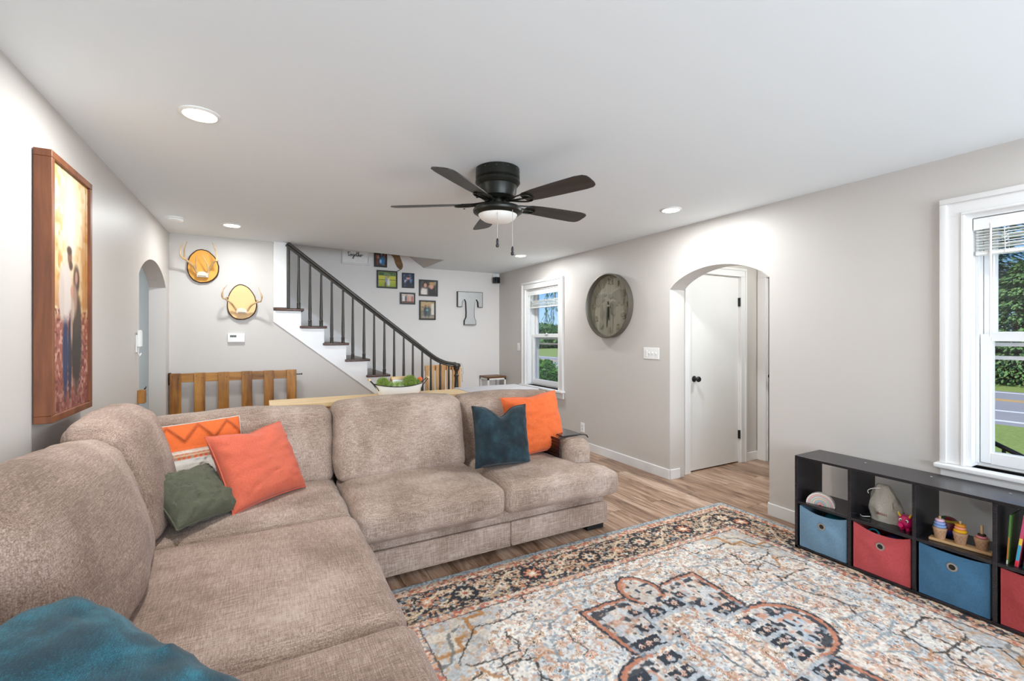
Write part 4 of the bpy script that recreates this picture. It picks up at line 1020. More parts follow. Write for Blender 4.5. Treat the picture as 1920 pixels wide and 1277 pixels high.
p = Paint(50, 36, 1, .75).fill('d9cdbf').noise(9, 6, 'b3a090', 9, .5, .7); p.blob(.2, .5, .1, .4, 'e6e4e4').blob(.35, .45, .08, .35, '5f5b5e').blob(.52, .5, .08, .3, 'd39a86').blob(.7, .5, .1, .35, 'd9b0a8').blob(.86, .45, .08, .35, 'b5705c').rect(0, 1, 0, .2, '6b4030', .05)
frame_pic('small landscape black framed photo, lowest left of the group', 1.792, 2.022, 1.86, 2.035, p)
p = Paint(44, 56, .75, 1).grad('8a7a62', 'c2a778', .2, .8).noise(7, 9, '6d5b3f', 10, .5, .8, .6); p.rect(.75, 1, .2, .9, 'd9d6cf', .04).rect(0, 1, 0, .2, 'a9a095', .1); p.blob(.35, .42, .13, .3, '33414c').blob(.35, .75, .06, .07, '8d6a50').blob(.58, .42, .12, .32, '4d5a58').blob(.58, .78, .06, .07, 'b98c6a').blob(.47, .5, .1, .06, '77a0a8')
frame_pic('portrait black framed photo of a couple, lowest of the group', 2.086, 2.345, 1.63, 1.93, p)
# white framed sign
t = thing('wall_sign', 'white framed sign with the black script word together, cut off by the ceiling edge', 'sign', (1.165, YF, 2.395))
x0, x1, z0, z1 = .97, 1.35, 2.40, 2.80
bm = new(); box(bm, x0 + .015, YF - .012, z0 + .015, x1 - .015, YF - .001, z1 - .015); part('board', bm, m_plain('sign_white_board', 'f0eeeb', .6), t, world=True)
for a, b, c, d in ((x0, x1, z1 - .022, z1), (x0, x1, z0, z0 + .022), (x0, x0 + .022, z0 + .022, z1 - .022), (x1 - .022, x1, z0 + .022, z1 - .022)):
    bm = new(); box(bm, a, YF - .03, c, b, YF - .001, d, bev=.003); part('frame_side', bm, 'trim', t, world=True)
def script(txt_strokes, ox, oz, s, y, r=.004):
    bm = new()
    for stt in txt_strokes:
        q = smooth_path([(ox + a * s, y, oz + b * s) for a, b in stt], 5); n = len(q)
        tube(bm, q, [r * (.65 + .5 * abs(math.sin(i * .55))) for i in range(n)], 6, flat=.6)
    return bm
tog = [[(.2, 1.1), (.15, .5), (.25, .05), (.5, .15)], [(-.1, 1.05), (.3, 1.15), (.7, 1.1)],                       # t
       [(.5, .15), (.75, .55), (.95, .5), (1.0, .15), (.75, .02), (.62, .3), (.85, .55), (1.15, .45)],             # o
       [(1.6, .5), (1.35, .6), (1.2, .3), (1.4, .08), (1.6, .35), (1.62, .5), (1.6, -.2), (1.4, -.65), (1.2, -.4), (1.7, .1)],  # g
       [(1.7, .1), (1.95, .35), (2.0, .6), (1.82, .5), (1.85, .12), (2.15, .1)],                                   # e
       [(2.15, .1), (2.4, .8), (2.42, 1.3), (2.35, .5), (2.45, .05), (2.6, .15)], [(2.2, .85), (2.7, .95)],        # t
       [(2.6, .15), (2.85, .9), (2.9, 1.35), (2.75, .7), (2.75, .02), (2.9, .45), (3.05, .5), (3.05, .08), (3.2, .1)],  # h
       [(3.2, .1), (3.42, .35), (3.45, .6), (3.28, .45), (3.32, .1), (3.6, .12)],                                  # e
       [(3.6, .12), (3.75, .6), (3.8, .5), (3.95, .55), (4.05, .45)]]                                              # r
bm = script(tog, 1.05, 2.515, .052, YF - .0145, .0052); part('lettering', bm, 'blackp', t, world=True)
bm = script([[(i * .3, 0), (i * .3 + .2, 0)] for i in range(8)], 1.16, 2.455, .05, YF - .013, .0018); part('fine_print', bm, m_plain('pale_grey_print', 'c9c6c2', .7), t, world=True)
# wooden cut-out with a long tail
t = thing('wood_cutout', 'brown wooden cut-out wall decoration with a curved tail, at the ceiling edge', 'wall decoration', (1.75, YF, 2.36))
ol = [(1.36, 2.66), (1.36, 2.625), (1.55, 2.625), (1.60, 2.595), (1.625, 2.575), (1.655, 2.585), (1.68, 2.565), (1.705, 2.54), (1.715, 2.50), (1.72, 2.47), (1.735, 2.44), (1.75, 2.41), (1.775, 2.39), (1.79, 2.372), (1.815, 2.374), (1.832, 2.41), (1.834, 2.45), (1.815, 2.50), (1.795, 2.55), (1.785, 2.59), (1.765, 2.66)]
bm = new(); prism(bm, ol, YF - .018, YF - .003, 'y', bev=.002); part('cutout_board', bm, m_wood('cutout_brown_wood', [(.3, '5a3d1c'), (.5, '7b572c'), (.75, '946c3c')], 'x', 8, 10, rough=.6), t, world=True)
bm = new(); prism(bm, [(1.745, 2.352), (1.775, 2.362), (1.80, 2.37), (1.795, 2.362), (1.765, 2.348)], YF - .012, YF - .003, 'y'); part('cutout_tip', bm, 'bark', t, world=True)
# metal letter T
t = thing('metal_letter', 'galvanised metal letter T with a dark rusty edge on the stair wall', 'wall letter', (2.91, YF, 1.555))
def Tout(g):
    A = [(2.697 + g, 2.09 - g), (2.697 + g, 1.845 + g), (2.775 - g, 1.845 + g), (2.782 - g, 1.93), (2.80, 1.972 - g * .3), (2.822, 1.97 - g * .3), (2.84 + g * .4, 1.93), (2.845 + g, 1.76), (2.842 + g, 1.68), (2.815 + g, 1.63), (2.812 + g, 1.56 + g)]
    return A + [(2 * 2.915 - x, z) for x, z in A[::-1]]
bm = new(); prism(bm, Tout(0), YF - .045, YF - .001, 'y'); part('letter_edge', bm, m_plain('dark_rusty_metal', '4a4540', .6, .6, var=.3, vscale=30), t, world=True, smooth=False)
bm = new(); prism(bm, Tout(.008), YF - .046, YF - .044, 'y'); part('letter_face', bm, m_plain('galvanised_metal', 'c4c6c4', .38, .35, var=.08, vscale=25), t, world=True, smooth=False)

# ------------------------------------------------------------------ things behind the sofa
tb = thing('console_table', 'light pine console table behind the sofa', 'table', (.8, 3.79, 0))
bm = new(); box(bm, .04, 3.63, .865, 1.575, 3.95, .90, bev=.003); part('tabletop', bm, 'pine', tb, world=True)
bm = new(); box(bm, .09, 3.66, .79, 1.52, 3.92, .864, bev=.002); part('apron', bm, 'pine', tb, world=True)
for x in (.06, 1.49):
    for y in (3.645, 3.875):
        bm = new(); box(bm, x, y, 0, x + .06, y + .06, .79, bev=.003); part('leg', bm, 'pine', tb, world=True)
# white enamel tub of succulents
tubx, tuby = 1.0, 3.79; tz = .90
t = thing('succulent_planter', 'white oval enamel tub with black rim on the console table', 'planter', (tubx, tuby, tz))
bm = new()
def oval(bm, prof, sx, sy, c, seg=40):
    rings = []
    for k, h in prof: rings.append([bm.verts.new((c[0] + sx * k * math.cos(2 * PI * i / seg), c[1] + sy * (k - .0) * math.sin(2 * PI * i / seg), c[2] + h + (.012 * math.cos(2 * 2 * PI * i / seg) * (h / .085) if h > .04 else 0))) for i in range(seg)])
    for a, b in zip(rings, rings[1:]):
        for i in range(seg): bm.faces.new((a[i], a[(i + 1) % seg], b[(i + 1) % seg], b[i]))
    return rings
rg = oval(bm, [(.80, 0), (.84, .012), (.90, .04), (.955, .07), (1.0, .085), (.965, .085), (.92, .07), (.78, .01)], .205, .085, (tubx, tuby, tz)); bm.faces.new(rg[0][::-1]); bm.faces.new(rg[-1]); part('tub', bm, 'white_metal', t, world=True)
bm = new(); tube(bm, [(tubx + .206 * math.cos(a * PI / 20), tuby + .086 * math.sin(a * PI / 20), tz + .086 + .012 * math.cos(a * PI / 10)) for a in range(41)], .0035, 6); part('rim', bm, 'blackp', t, 'black rim', world=True)
for s in (-1, 1):
    bm = new(); x = tubx + s * .20
    for dy in (-.035, .035):
        tube(bm, smooth_path([(x - s * .025, tuby + dy, tz + .045), (x, tuby + dy, tz + .085), (x + s * .045, tuby + dy * .7, tz + .135)]), .0035, 6)
    hd = part('handle', bm, 'blackp', t, 'black wire handle with a wooden grip', world=True)
    bm = new(); tube(bm, [(x + s * .046, tuby - .03, tz + .136), (x + s * .046, tuby + .03, tz + .136)], .009, 10); part('grip', bm, 'pine', hd, world=True)
m_suc = m_plain('succulent_green', '7f9440', .7, var=.5, vscale=60); m_suc2 = m_plain('succulent_pale_green', '9fb56a', .7, var=.3, vscale=30)
def spikes(bm, c, r, n, l, w, seed, up=-1):
    rnd = random.Random(seed)
    for i in range(n):
        z = 1 - 2 * (i + .5) / n; a = i * 2.39996
        if z < up: continue
        d = Vector((math.sqrt(1 - z * z) * math.cos(a), math.sqrt(1 - z * z) * math.sin(a), z)); s = d.orthogonal().normalized(); q = d.cross(s)
        p = Vector(c) + d * r * .75; L = l * rnd.uniform(.8, 1.2); tip = Vector(c) + d * (r + L) + q * rnd.uniform(-.3, .3) * L
        vs = [bm.verts.new(p + s * w), bm.verts.new(p + q * w * .6), bm.verts.new(p - s * w), bm.verts.new(p - q * w * .6)]; tp = bm.verts.new(tip)
        for k in range(4): bm.faces.new((vs[k], vs[(k + 1) % 4], tp))
def ball_plant(label, c, r, l, n, mat, seed):
    bm = new(); bmesh.ops.create_icosphere(bm, subdivisions=2, radius=r * .85, matrix=Matrix.Translation(c)); spikes(bm, c, r * .85, n, l, r * .13, seed)
    solo('succulent', bm, mat, label, 'succulent', group='succulents in the white tub', smooth=False)
ball_plant('large round green succulent ball at the left end of the tub', (.865, 3.79, 1.0), .046, .022, 300, m_suc, 1)
ball_plant('large round green succulent ball in the right half of the tub', (1.085, 3.775, 1.005), .052, .022, 340, m_suc, 2)
for i, (x, y, z, r, lb_) in enumerate(((.935, 3.80, .982, .028, 'small pale succulent rosette beside the left green ball'), (.975, 3.77, .985, .03, 'small pale succulent rosette in the middle of the tub'), (1.015, 3.80, .985, .026, 'small pale succulent rosette just left of the right green ball'), (1.15, 3.785, .998, .032, 'spiky green succulent at the right end of the tub'))):
    bm = new(); spikes(bm, (x, y, z), r * .5, 70, r * .8, r * .22, 10 + i, up=-.3); bmesh.ops.create_icosphere(bm, subdivisions=1, radius=r * .5, matrix=Matrix.Translation((x, y, z)))
    solo('succulent', bm, m_suc2 if i < 3 else m_suc, lb_, 'succulent', group='succulents in the white tub', smooth=False)
bm = new(); bmesh.ops.create_icosphere(bm, subdivisions=3, radius=.022, matrix=Matrix.Translation((1.18, 3.80, 1.02)))
solo('orange_bud', bm, 'orange2', 'small orange bud at the right end of the white tub', 'flower')
# white box behind the tub
t = thing('wooden_box', 'small white box with a tan wooden rim behind the white tub', 'box', (1.045, 3.90, .90))
bm = new(); box(bm, .965, 3.88, .90, 1.125, 3.945, 1.02, bev=.002); part('box_body', bm, 'white_metal', t, world=True)
bm = new(); box(bm, .96, 3.875, 1.02, 1.13, 3.949, 1.04, bev=.002); part('box_lid', bm, 'pine', t, world=True)
bm = new(); box(bm, .958, 3.88, .90, .964, 3.945, 1.02); part('side_board', bm, 'pallet', t, 'brown wooden side', world=True)
# pale side cabinet to the right of the console table
t = thing('side_table', 'pale grey painted side table right of the pine console table, behind the sofa', 'table', (1.95, 3.86, 0))
bm = new(); box(bm, 1.61, 3.64, .865, 2.28, 4.10, .895, bev=.006, seg=2); part('tabletop', bm, m_plain('pale_grey_paint', 'bdbcc0', .45), t, world=True)
for x in (1.63, 2.21):
    for y in (3.66, 4.03):
        bm = new(); box(bm, x, y, 0, x + .05, y + .05, .865, bev=.003); part('leg', bm, 'white_metal', t, world=True)
# light wood gate panel behind the railing
t = thing('wooden_panel_gate', 'light wood slatted gate panel behind the lower stair railing', 'gate', (2.22, 5.76, 0))
bm = new(); box(bm, 1.86, 5.775, .93, 2.36, 5.79, 1.0, bev=.002); part('rail', bm, 'pinez', t, world=True)
bm = new(); box(bm, 1.86, 5.775, .36, 2.36, 5.79, .43, bev=.002); part('rail', bm, 'pinez', t, world=True)
for i in range(7):
    bm = new(); x = 1.862 + i * .074; box(bm, x, 5.758, .345, x + .05, 5.774, .99, bev=.002); part('slat', bm, 'pinez', t, world=True)
bm = new(); box(bm, 2.335, 5.758, 0, 2.36, 5.80, .36); part('foot', bm, 'pinez', t, world=True)
# small stool in the far corner
t = thing('corner_stool', 'small square stool with a brown wood top and white frame in the far corner', 'stool', (3.25, 6.58, 0))
bm = new(); box(bm, 3.085, 6.43, .715, 3.415, 6.735, .745, bev=.003); part('stool_top', bm, 'stool_wood', t, world=True)
for x in (3.09, 3.385):
    for y in (6.435, 6.705):
        bm = new(); box(bm, x, y, 0, x + .025, y + .025, .69, bev=.002); part('leg', bm, 'white_metal', t, world=True)
bm = new()
for z in (.69, .1):
    for y in (6.435, 6.705): box(bm, 3.09, y, z, 3.41, y + .025, z + .025)
    for x in (3.09, 3.385): box(bm, x, 6.435, z, x + .025, 6.73, z + .025)
part('frame', bm, 'white_metal', t, world=True)
bm = new()
for x in (3.10, 3.397):
    tube(bm, [(x, 6.46, .69), (x, 6.58, .11)], .006, 6); tube(bm, [(x, 6.71, .69), (x, 6.585, .11)], .006, 6)
part('brace', bm, 'white_metal', t, world=True)
# ------------------------------------------------------------------ cube shelf along the right wall
BX0, BX1, BY1, PW, TH = 3.06, 3.356, 1.728, .307, .016
BY0 = BY1 - 4 * PW - TH; TZ = .612
bk = thing('cube_shelf', 'low dark brown eight-cube open-backed shelf under the right window', 'shelf', ((BX0 + BX1) / 2, (BY0 + BY1) / 2, 0))
bm = new(); box(bm, BX0, BY0, TZ - TH, BX1, BY1, TZ, bev=.0012); part('top_panel', bm, 'espresso', bk, world=True)
bm = new(); box(bm, BX0, BY0, .012, BX1, BY1, .012 + TH, bev=.001); part('bottom_panel', bm, 'espresso', bk, world=True)
for i in range(5):
    y = BY1 - i * PW - TH
    bm = new(); box(bm, BX0 + (.001 if 0 < i < 4 else 0), y, .012 + TH if 0 < i < 4 else .012, BX1, y + TH, TZ - TH, bev=.001); part('side_panel' if i in (0, 4) else 'divider', bm, 'espresso', bk, world=True)
ZS = .300
for i in range(4):
    y = BY1 - (i + 1) * PW
    bm = new(); box(bm, BX0 + .002, y, ZS, BX1, y + PW - TH, ZS + TH, bev=.0008); part('shelf_board', bm, 'espresso', bk, world=True)
for y in (1.415, 1.10, .795):
    bm = new(); lathe(bm, [(0, .0012), (.0055, .001), (.006, 0)], (3.26, y, TZ), 'z', 12); part('screw_cap', bm, 'chrome', bk, world=True)
def cell(i): return BY1 - (i + 1) * PW, BY1 - i * PW - TH   # y range of column i (0 = farthest)
ZT = ZS + TH

def bin_(label, i, mat, h, sag, tilt=0, puffo=.01, hole_z=.06, left_dip=0):
    ya, yb = cell(i); w = .272; yc = (ya + yb) / 2; z0 = .0285
    t = thing('fabric_bin', label, 'storage bin', (3.20, yc, z0), group=None)
    n = 22; x0 = 3.072; x1 = 3.33; bm = new()
    def shell(x, inn):
        g = {}
        for a in range(n + 1):
            for b in range(n + 1):
                u = -1 + 2 * a / n; v = b / n
                top = h - sag * (1 - abs(u) ** 2.2) - left_dip * max(0, -u) 
                z = z0 + v * top
                xx = x - puffo * (1 - u * u) * math.sin(v * PI) + inn + .004 * noise.noise(Vector((u * 2, v * 3, i))) + .020 * sag / .03 * (1 - u * u) * max(0, v - .72) 
                g[a, b] = bm.verts.new((xx, yc - u * w / 2, z))
        return g
    for inn in (0, .003):
        g = shell(x0, inn)
        for a in range(n):
            for b in range(n): bm.faces.new((g[a, b], g[a + 1, b], g[a + 1, b + 1], g[a, b + 1]))
        if inn == 0: g0 = g
    for a in range(n): bm.faces.new((g0[a, n], g0[a + 1, n], g[a + 1, n], g[a, n]))
    part('front_panel', bm, mat, t, world=True)
    bm = new()
    box(bm, x0, yc - w / 2, z0, x1, yc - w / 2 + .003, z0 + h); box(bm, x0, yc + w / 2 - .003, z0, x1, yc + w / 2, z0 + h); box(bm, x1 - .003, yc - w / 2, z0, x1, yc + w / 2, z0 + h); box(bm, x0, yc - w / 2, z0, x1, yc + w / 2, z0 + .004)
    part('bin_walls', bm, mat, t, world=True)
    bm = new(); tube(bm, [(x0 - .001, yc + w / 2 - .002, z0 + h), (x0 - .001, yc + w / 2 - .002, z0 + .004), (x0 - .001, yc - w / 2 + .002, z0 + .004), (x0 - .001, yc - w / 2 + .002, z0 + h)], .0018, 5); part('seam', bm, mat, t, world=True)
    zc = z0 + h - sag - hole_z; xx = x0 - puffo * .75 - .002 + .020 * sag / .03 * .0
    v_ = (zc - z0) / (h - sag); xx = x0 - puffo * math.sin(v_ * PI) + .020 * sag / .03 * max(0, v_ - .72) + .004 * noise.noise(Vector((0, v_ * 3, i)))
    bm = new(); lathe(bm, [(.0135, -.003), (.016, -.004), (.021, -.003), (.022, 0), (.0135, 0), (.0135, -.003)], (xx - .0005, yc, zc), 'x', 28, cap=False); gr = part('grommet', bm, 'chrome', t, 'silver metal grommet', world=True)
    bm = new(); lathe(bm, [(0, -.001), (.0138, -.001), (.0138, .001), (0, .001)], (xx - .0012, yc, zc), 'x', 24); part('hole', bm, 'blackp', gr, world=True)
    return t, yc
bin_('pale blue fabric bin with a drooping front, bottom cube farthest from the camera', 0, 'bin_blue2', .262, .03, left_dip=.0)
bin_('coral red fabric bin with a sagging front, second bottom cube', 1, 'bin_pink', .268, .035)
bin_('deeper blue fabric bin, third bottom cube below the ice cream toy', 2, 'bin_blue', .266, .012)
bin_('dark red fabric bin, bottom cube nearest the camera below the books', 3, 'bin_red', .266, .008)
# things showing in the bins
bm = new(); bmesh.ops.create_uvsphere(bm, u_segments=28, v_segments=18, radius=.085, matrix=Matrix.Translation((3.20, 1.535, .19)))
solo('toy_ball', bm, m_plain('teal_plastic', '12687a', .4), 'teal ball peeking over the pale blue bin', 'ball')
for i, (x, y, z, r, c, lb_) in enumerate(((3.16, 1.22, .215, .05, '2b1f4a', 'dark purple soft toy peeking over the coral red bin'), (3.15, 1.325, .23, .0, '1796a8', 'teal ring toy peeking over the coral red bin'))):
    bm = new()
    if r: bmesh.ops.create_icosphere(bm, subdivisions=4, radius=r, matrix=Matrix.Translation((x, y, z)))
    else: tube(bm, [(x, y + .028 * math.cos(a * PI / 10), z + .028 * math.sin(a * PI / 10)) for a in range(21)], .005, 8)
    if r:
        for v in bm.verts: v.co += (v.co - Vector((x, y, z))).normalized() * .006 * noise.noise(v.co * 60)
    solo('soft_toy' if r else 'toy_ring', bm, m_plain('toy_col_%d' % i, c, .5, var=.4, vscale=40), lb_, 'toy')

# wooden rainbow
t = thing('rainbow_toy', 'pastel wooden rainbow toy in the farthest upper cube', 'toy', (3.12, 1.60, ZT), rz=.25)
cols = ['e3d8d0', 'e0b6ad', 'c8d2cf', 'e8cdb2', 'a9c4cc', 'd9a49c']
for k, c in enumerate(cols):
    ro = .078 - k * .0112; ri = ro - .0102 if k < 5 else 0.004; bm = new(); n = 28; pts = []
    for i in range(n + 1): a = PI * i / n; pts.append((ro * math.cos(a), ro * math.sin(a)))
    for i in range(n, -1, -1): a = PI * i / n; pts.append((ri * math.cos(a), ri * math.sin(a)))
    prism(bm, pts, -.015, .015, 'x', bev=.001); part('arch', bm, m_plain('rainbow_%d' % k, c, .6, var=.02), t, label=['cream arch', 'dusty pink arch', 'grey green arch', 'peach arch', 'pale blue arch', 'rose arch'][k])
# drawstring bag
t = thing('drawstring_bag', 'grey canvas drawstring bag with red print in the second upper cube', 'bag', (3.20, 1.285, ZT))
bm = new(); n = 40; mr = 26
for j in range(mr + 1):
    v = j / mr; z = .205 * v
    cx = .0 + .030 * v ** 2; cyy = .0 + .040 * (1 - v) ** 2 * -.2 + .012 * v
    ry = .078 * (1 - .62 * v ** 1.5) + .012 * math.sin(v * PI); rx = .055 * (1 - .72 * v ** 1.3)
    if v > .97: ry *= .9; rx *= .5
    ring = []
    for i in range(n):
        a = 2 * PI * i / n; k = 1 + .22 * noise.noise(Vector((math.cos(a) * 2.6, math.sin(a) * 2.6, v * 3.5))) + .09 * math.sin(a * 7 + v * 5) * v + .05 * (1 - 2 * abs(noise.noise(Vector((math.cos(a) * 5, math.sin(a) * 5, v * 6)))))
        ring.append(bm.verts.new((cx * 0 + rx * k * math.cos(a), cyy + ry * k * math.sin(a), z)))
    if j:
        for i in range(n): bm.faces.new((prev[i], prev[(i + 1) % n], ring[(i + 1) % n], ring[i]))
    else: bm.faces.new(ring[::-1])
    prev = ring
bm.faces.new(prev); part('bag_body', bm, 'canvas', t)
b = text_bm('llllllllllll', .02, .0006); Mx = Matrix(((0, 0, -1, -.0585), (-1, 0, 0, .0), (0, 1, 0, .045), (0, 0, 0, 1)))
bmesh.ops.transform(b, matrix=Mx, verts=b.verts)
for v in b.verts: v.co.x = -.0585 + .35 * (v.co.y ** 2) / .078
part('print_line', b, m_plain('red_print', 'a8453f', .7), t, 'red printed line')
bm = new(); tube(bm, smooth_path([(-.02, .02, .185), (-.04, .045, .18), (-.04, .07, .165), (-.03, .08, .15), (-.032, .075, .14)]), .0022, 6); tube(bm, smooth_path([(-.05, .06, .01), (-.07, .09, .006), (-.05, .11, .005)]), .0022, 6); part('drawcord', bm, 'white_plastic', t)
# pink horned toy
t = thing('pink_toy_animal', 'small bright pink horned plastic toy beside the canvas bag', 'toy', (3.135, 1.165, ZT))
mp = m_plain('hot_pink_vinyl', 'c8135f', .35, var=.05)
bm = new(); lathe(bm, [(0, 0), (.016, .002), (.030, .014), (.036, .035), (.034, .056), (.024, .072), (0, .079)], (0, 0, .008), 'z', 28); part('body', bm, mp, t)
for a in (.6, 2.2, 3.8, 5.4):
    bm = new(); lathe(bm, [(0, 0), (.010, .001), (.011, .012), (.006, .018)], (.02 * math.cos(a), .02 * math.sin(a), 0), 'z', 12); part('foot', bm, mp, t)
bm = new(); lathe(bm, [(0, -.044), (.012, -.043), (.015, -.034), (.012, -.024)], (0, .012, .032), 'x', 16); part('snout', bm, mp, t)
for s in (-1, 1):
    bm = new(); tube(bm, smooth_path([(-.012, .002 + s * .018, .072), (-.018, .002 + s * .026, .088), (-.016, .002 + s * .028, .100)]), [.007, .0065, .006, .005, .0045, .004, .003, .002, .001][:9], 8); part('horn', bm, m_plain('yellow_vinyl', 'e8b92f', .4), t, 'yellow horn')
    bm = new(); lathe(bm, [(0, -.003), (.008, -.001), (.009, .003)], (-.031, s * .013 + .002, .058), 'x', 16); e = part('eye', bm, 'white_plastic', t, 'white eye')
    bm = new(); lathe(bm, [(0, -.0045), (.0045, -.003), (.0045, 0)], (-.031, s * .013 + .002, .057), 'x', 12); part('pupil', bm, 'blackp', e)
# ice cream stacking toy
t = thing('ice_cream_stacker', 'wooden stacking toy with three ice cream cones on a base in the third upper cube', 'toy', (3.135, .943, ZT), rz=math.radians(6))
bm = new(); box(bm, -.026, -.118, 0, .026, .118, .014, bev=.003); part('base', bm, 'toy_wood', t)
def torus(bm, c, R, r, seg=32, s2=12):
    rings = [[bm.verts.new((c[0] + (R + r * math.cos(2 * PI * j / s2)) * math.cos(2 * PI * i / seg), c[1] + (R + r * math.cos(2 * PI * j / s2)) * math.sin(2 * PI * i / seg), c[2] + r * .9 * math.sin(2 * PI * j / s2))) for j in range(s2)] for i in range(seg)]
    for i in range(seg):
        a, b = rings[i], rings[(i + 1) % seg]
        for j in range(s2): bm.faces.new((a[j], a[(j + 1) % s2], b[(j + 1) % s2], b[j]))
stacks = [(.078, [('7f9fd0', .021, 'periwinkle blue ring'), ('93a8dc', .018, 'lilac blue ring'), ('e5bcd0', .014, 'pale pink ring')]), (.0, [('f0b911', .021, 'bright yellow ring'), ('ef9f7a', .017, 'salmon ring'), ('e0962a', .016, 'amber ring')]), (-.078, [('e88a96', .018, 'pink ring'), ('3a211b', .013, 'dark chocolate ring')])]
for y, rings_ in stacks:
    bm = new(); lathe(bm, [(0, 0), (.019, 0), (.021, .004), (.0275, .046), (.029, .05), (.029, .056), (.024, .058), (0, .058)], (0, y, .014), 'z', 26); cn = part('cone', bm, 'waffle', t)
    bm = new()
    for k in range(10):
        for sg in (1, -1):
            tube(bm, [((.0205 + .0075 * q / 5) * math.cos(2 * PI * k / 10 + sg * q * .2), y + (.0205 + .0075 * q / 5) * math.sin(2 * PI * k / 10 + sg * q * .2), .019 + .041 * q / 5) for q in range(6)], .0006, 4)
    part('waffle_lines', bm, m_plain('waffle_groove', '8d6a50', .7), cn)
    z = .072
    for k, (c, R, nm) in enumerate(rings_):
        r = .0085 if len(rings_) == 3 else .006
        bm = new(); torus(bm, (0, y, z + r * .9), R - .003, r); part('stacking_ring', bm, m_plain('ring_paint_' + c, c, .35, var=.02), t, nm); z += r * 1.75
    bm = new(); tz_ = z + (.014 if len(rings_) == 3 else .042); lathe(bm, [(.0055, .07), (.0055, tz_ - .002), (.004, tz_), (0, tz_)], (0, y, 0), 'z', 12); part('peg', bm, 'toy_wood', t)
bm = new(); bmesh.ops.create_uvsphere(bm, u_segments=32, v_segments=20, radius=.055)
cl = bm.verts.layers.float_color.new('Col')
for v in bm.verts:
    q = v.co.normalized(); c = (.02, .03, .25) if q.z < -.15 else ((.02, .12, .07) if q.y > .1 else (.16, .01, .02))
    if abs((q.z * 3.2 + .25) % 1 - .5) < .07: c = (.45, .42, .03)
    v[cl] = (*c, 1)
bmesh.ops.translate(bm, verts=bm.verts, vec=(3.225, 1.02, ZT + .055)); solo('striped_ball', bm, m_attr('striped_ball_vinyl', .35), 'dark striped toy ball behind the ice cream stacking toy', 'ball')
# books
def book(label, y, th, h, d, lean, c, pg='efe8da', x=3.09, deco=None):
    t = thing('picture_book', label, 'book', (x + d / 2, y, ZT), group='picture books in the nearest upper cube')
    Rm = Matrix.Rotation(lean, 4, 'X'); ofs = th / 2 * abs(math.sin(lean))
    def fin(bm): bmesh.ops.transform(bm, matrix=Matrix.Translation((0, 0, ofs)) @ Rm, verts=bm.verts); return bm
    bm = new(); ct = .0016
    box(bm, -d / 2, -th / 2, 0, d / 2, -th / 2 + ct, h); box(bm, -d / 2, th / 2 - ct, 0, d / 2, th / 2, h); box(bm, -d / 2 - .001, -th / 2, 0, -d / 2 + ct, th / 2, h, bev=.0005)
    cv = part('cover', fin(bm), m_plain('book_cover_' + c, c, .35, var=.05, vscale=10), t)
    bm = new(); box(bm, -d / 2 + ct, -th / 2 + ct, .003, d / 2 - .003, th / 2 - ct, h - .003); part('pages', fin(bm), m_plain('page_' + pg, pg, .8), t)
    for a, b_, cc in deco or []:
        bm = new(); box(bm, -d / 2 - .0018, -th / 2 + .001, a * h, -d / 2 - .0008, th / 2 - .001, b_ * h); part('spine_band', fin(bm), m_plain('band_' + cc, cc, .4), cv)
lean = .13
book('thin green and orange picture book, farthest left in the nearest upper cube', .765, .006, .235, .20, .05, '4f7d3a', deco=[(.1, .55, 'c96a2a'), (0, .08, 'e8e4da')])
book('pink and turquoise picture book leaning beside the thin green one', .735, .012, .25, .21, .12, 'd0506a', deco=[(.12, .42, '2fa3bf'), (.42, .55, 'e7cf4a'), (.62, .95, 'c8527a'), (.02, .1, 'd8303a')])
book('dark teal picture book between the pink one and the silver one', .708, .014, .22, .22, .12, '0f4a4f', deco=[(.05, .5, '1b2a30')])
book('silver white picture book leaning near the right side of the cube', .676, .012, .225, .21, .14, 'b9c3da', deco=[(.6, .95, 'd7cfa0')])
book('orange spined picture book leaning next to the silver white one', .652, .009, .205, .20, .15, 'd98a2b', deco=[(.7, 1, 'ece3cc')])
book('red picture book leaning at the right edge of the photo', .628, .010, .215, .20, .15, 'b5373a')
book('navy picture book leaning against the right side of the cube', .600, .012, .22, .21, .15, '263a5e')
book('white picture book against the right side of the cube', .575, .012, .21, .20, .15, 'dcdcd6')
# ------------------------------------------------------------------ patterned rug
RX0, RX1, RY0, RY1 = .26, 3.335, .04, 2.485
RCX, RCY = 1.795, 1.262
st_ = .005
gx = np.arange(RX0, RX1 + 1e-6, st_); gy = np.arange(RY0, RY1 + 1e-6, st_)
GX, GY = np.meshgrid(gx, gy); ny, nx = GX.shape
U = (GX - RX0) / (RX1 - RX0) * .999; V = (GY - RY0) / (RY1 - RY0) * .999
LX, LY = RX1 - RX0, RY1 - RY0
def vn(cell, seed, ox=0, oy=0): return vnoise(U, V, LX / cell, LY / cell, seed)
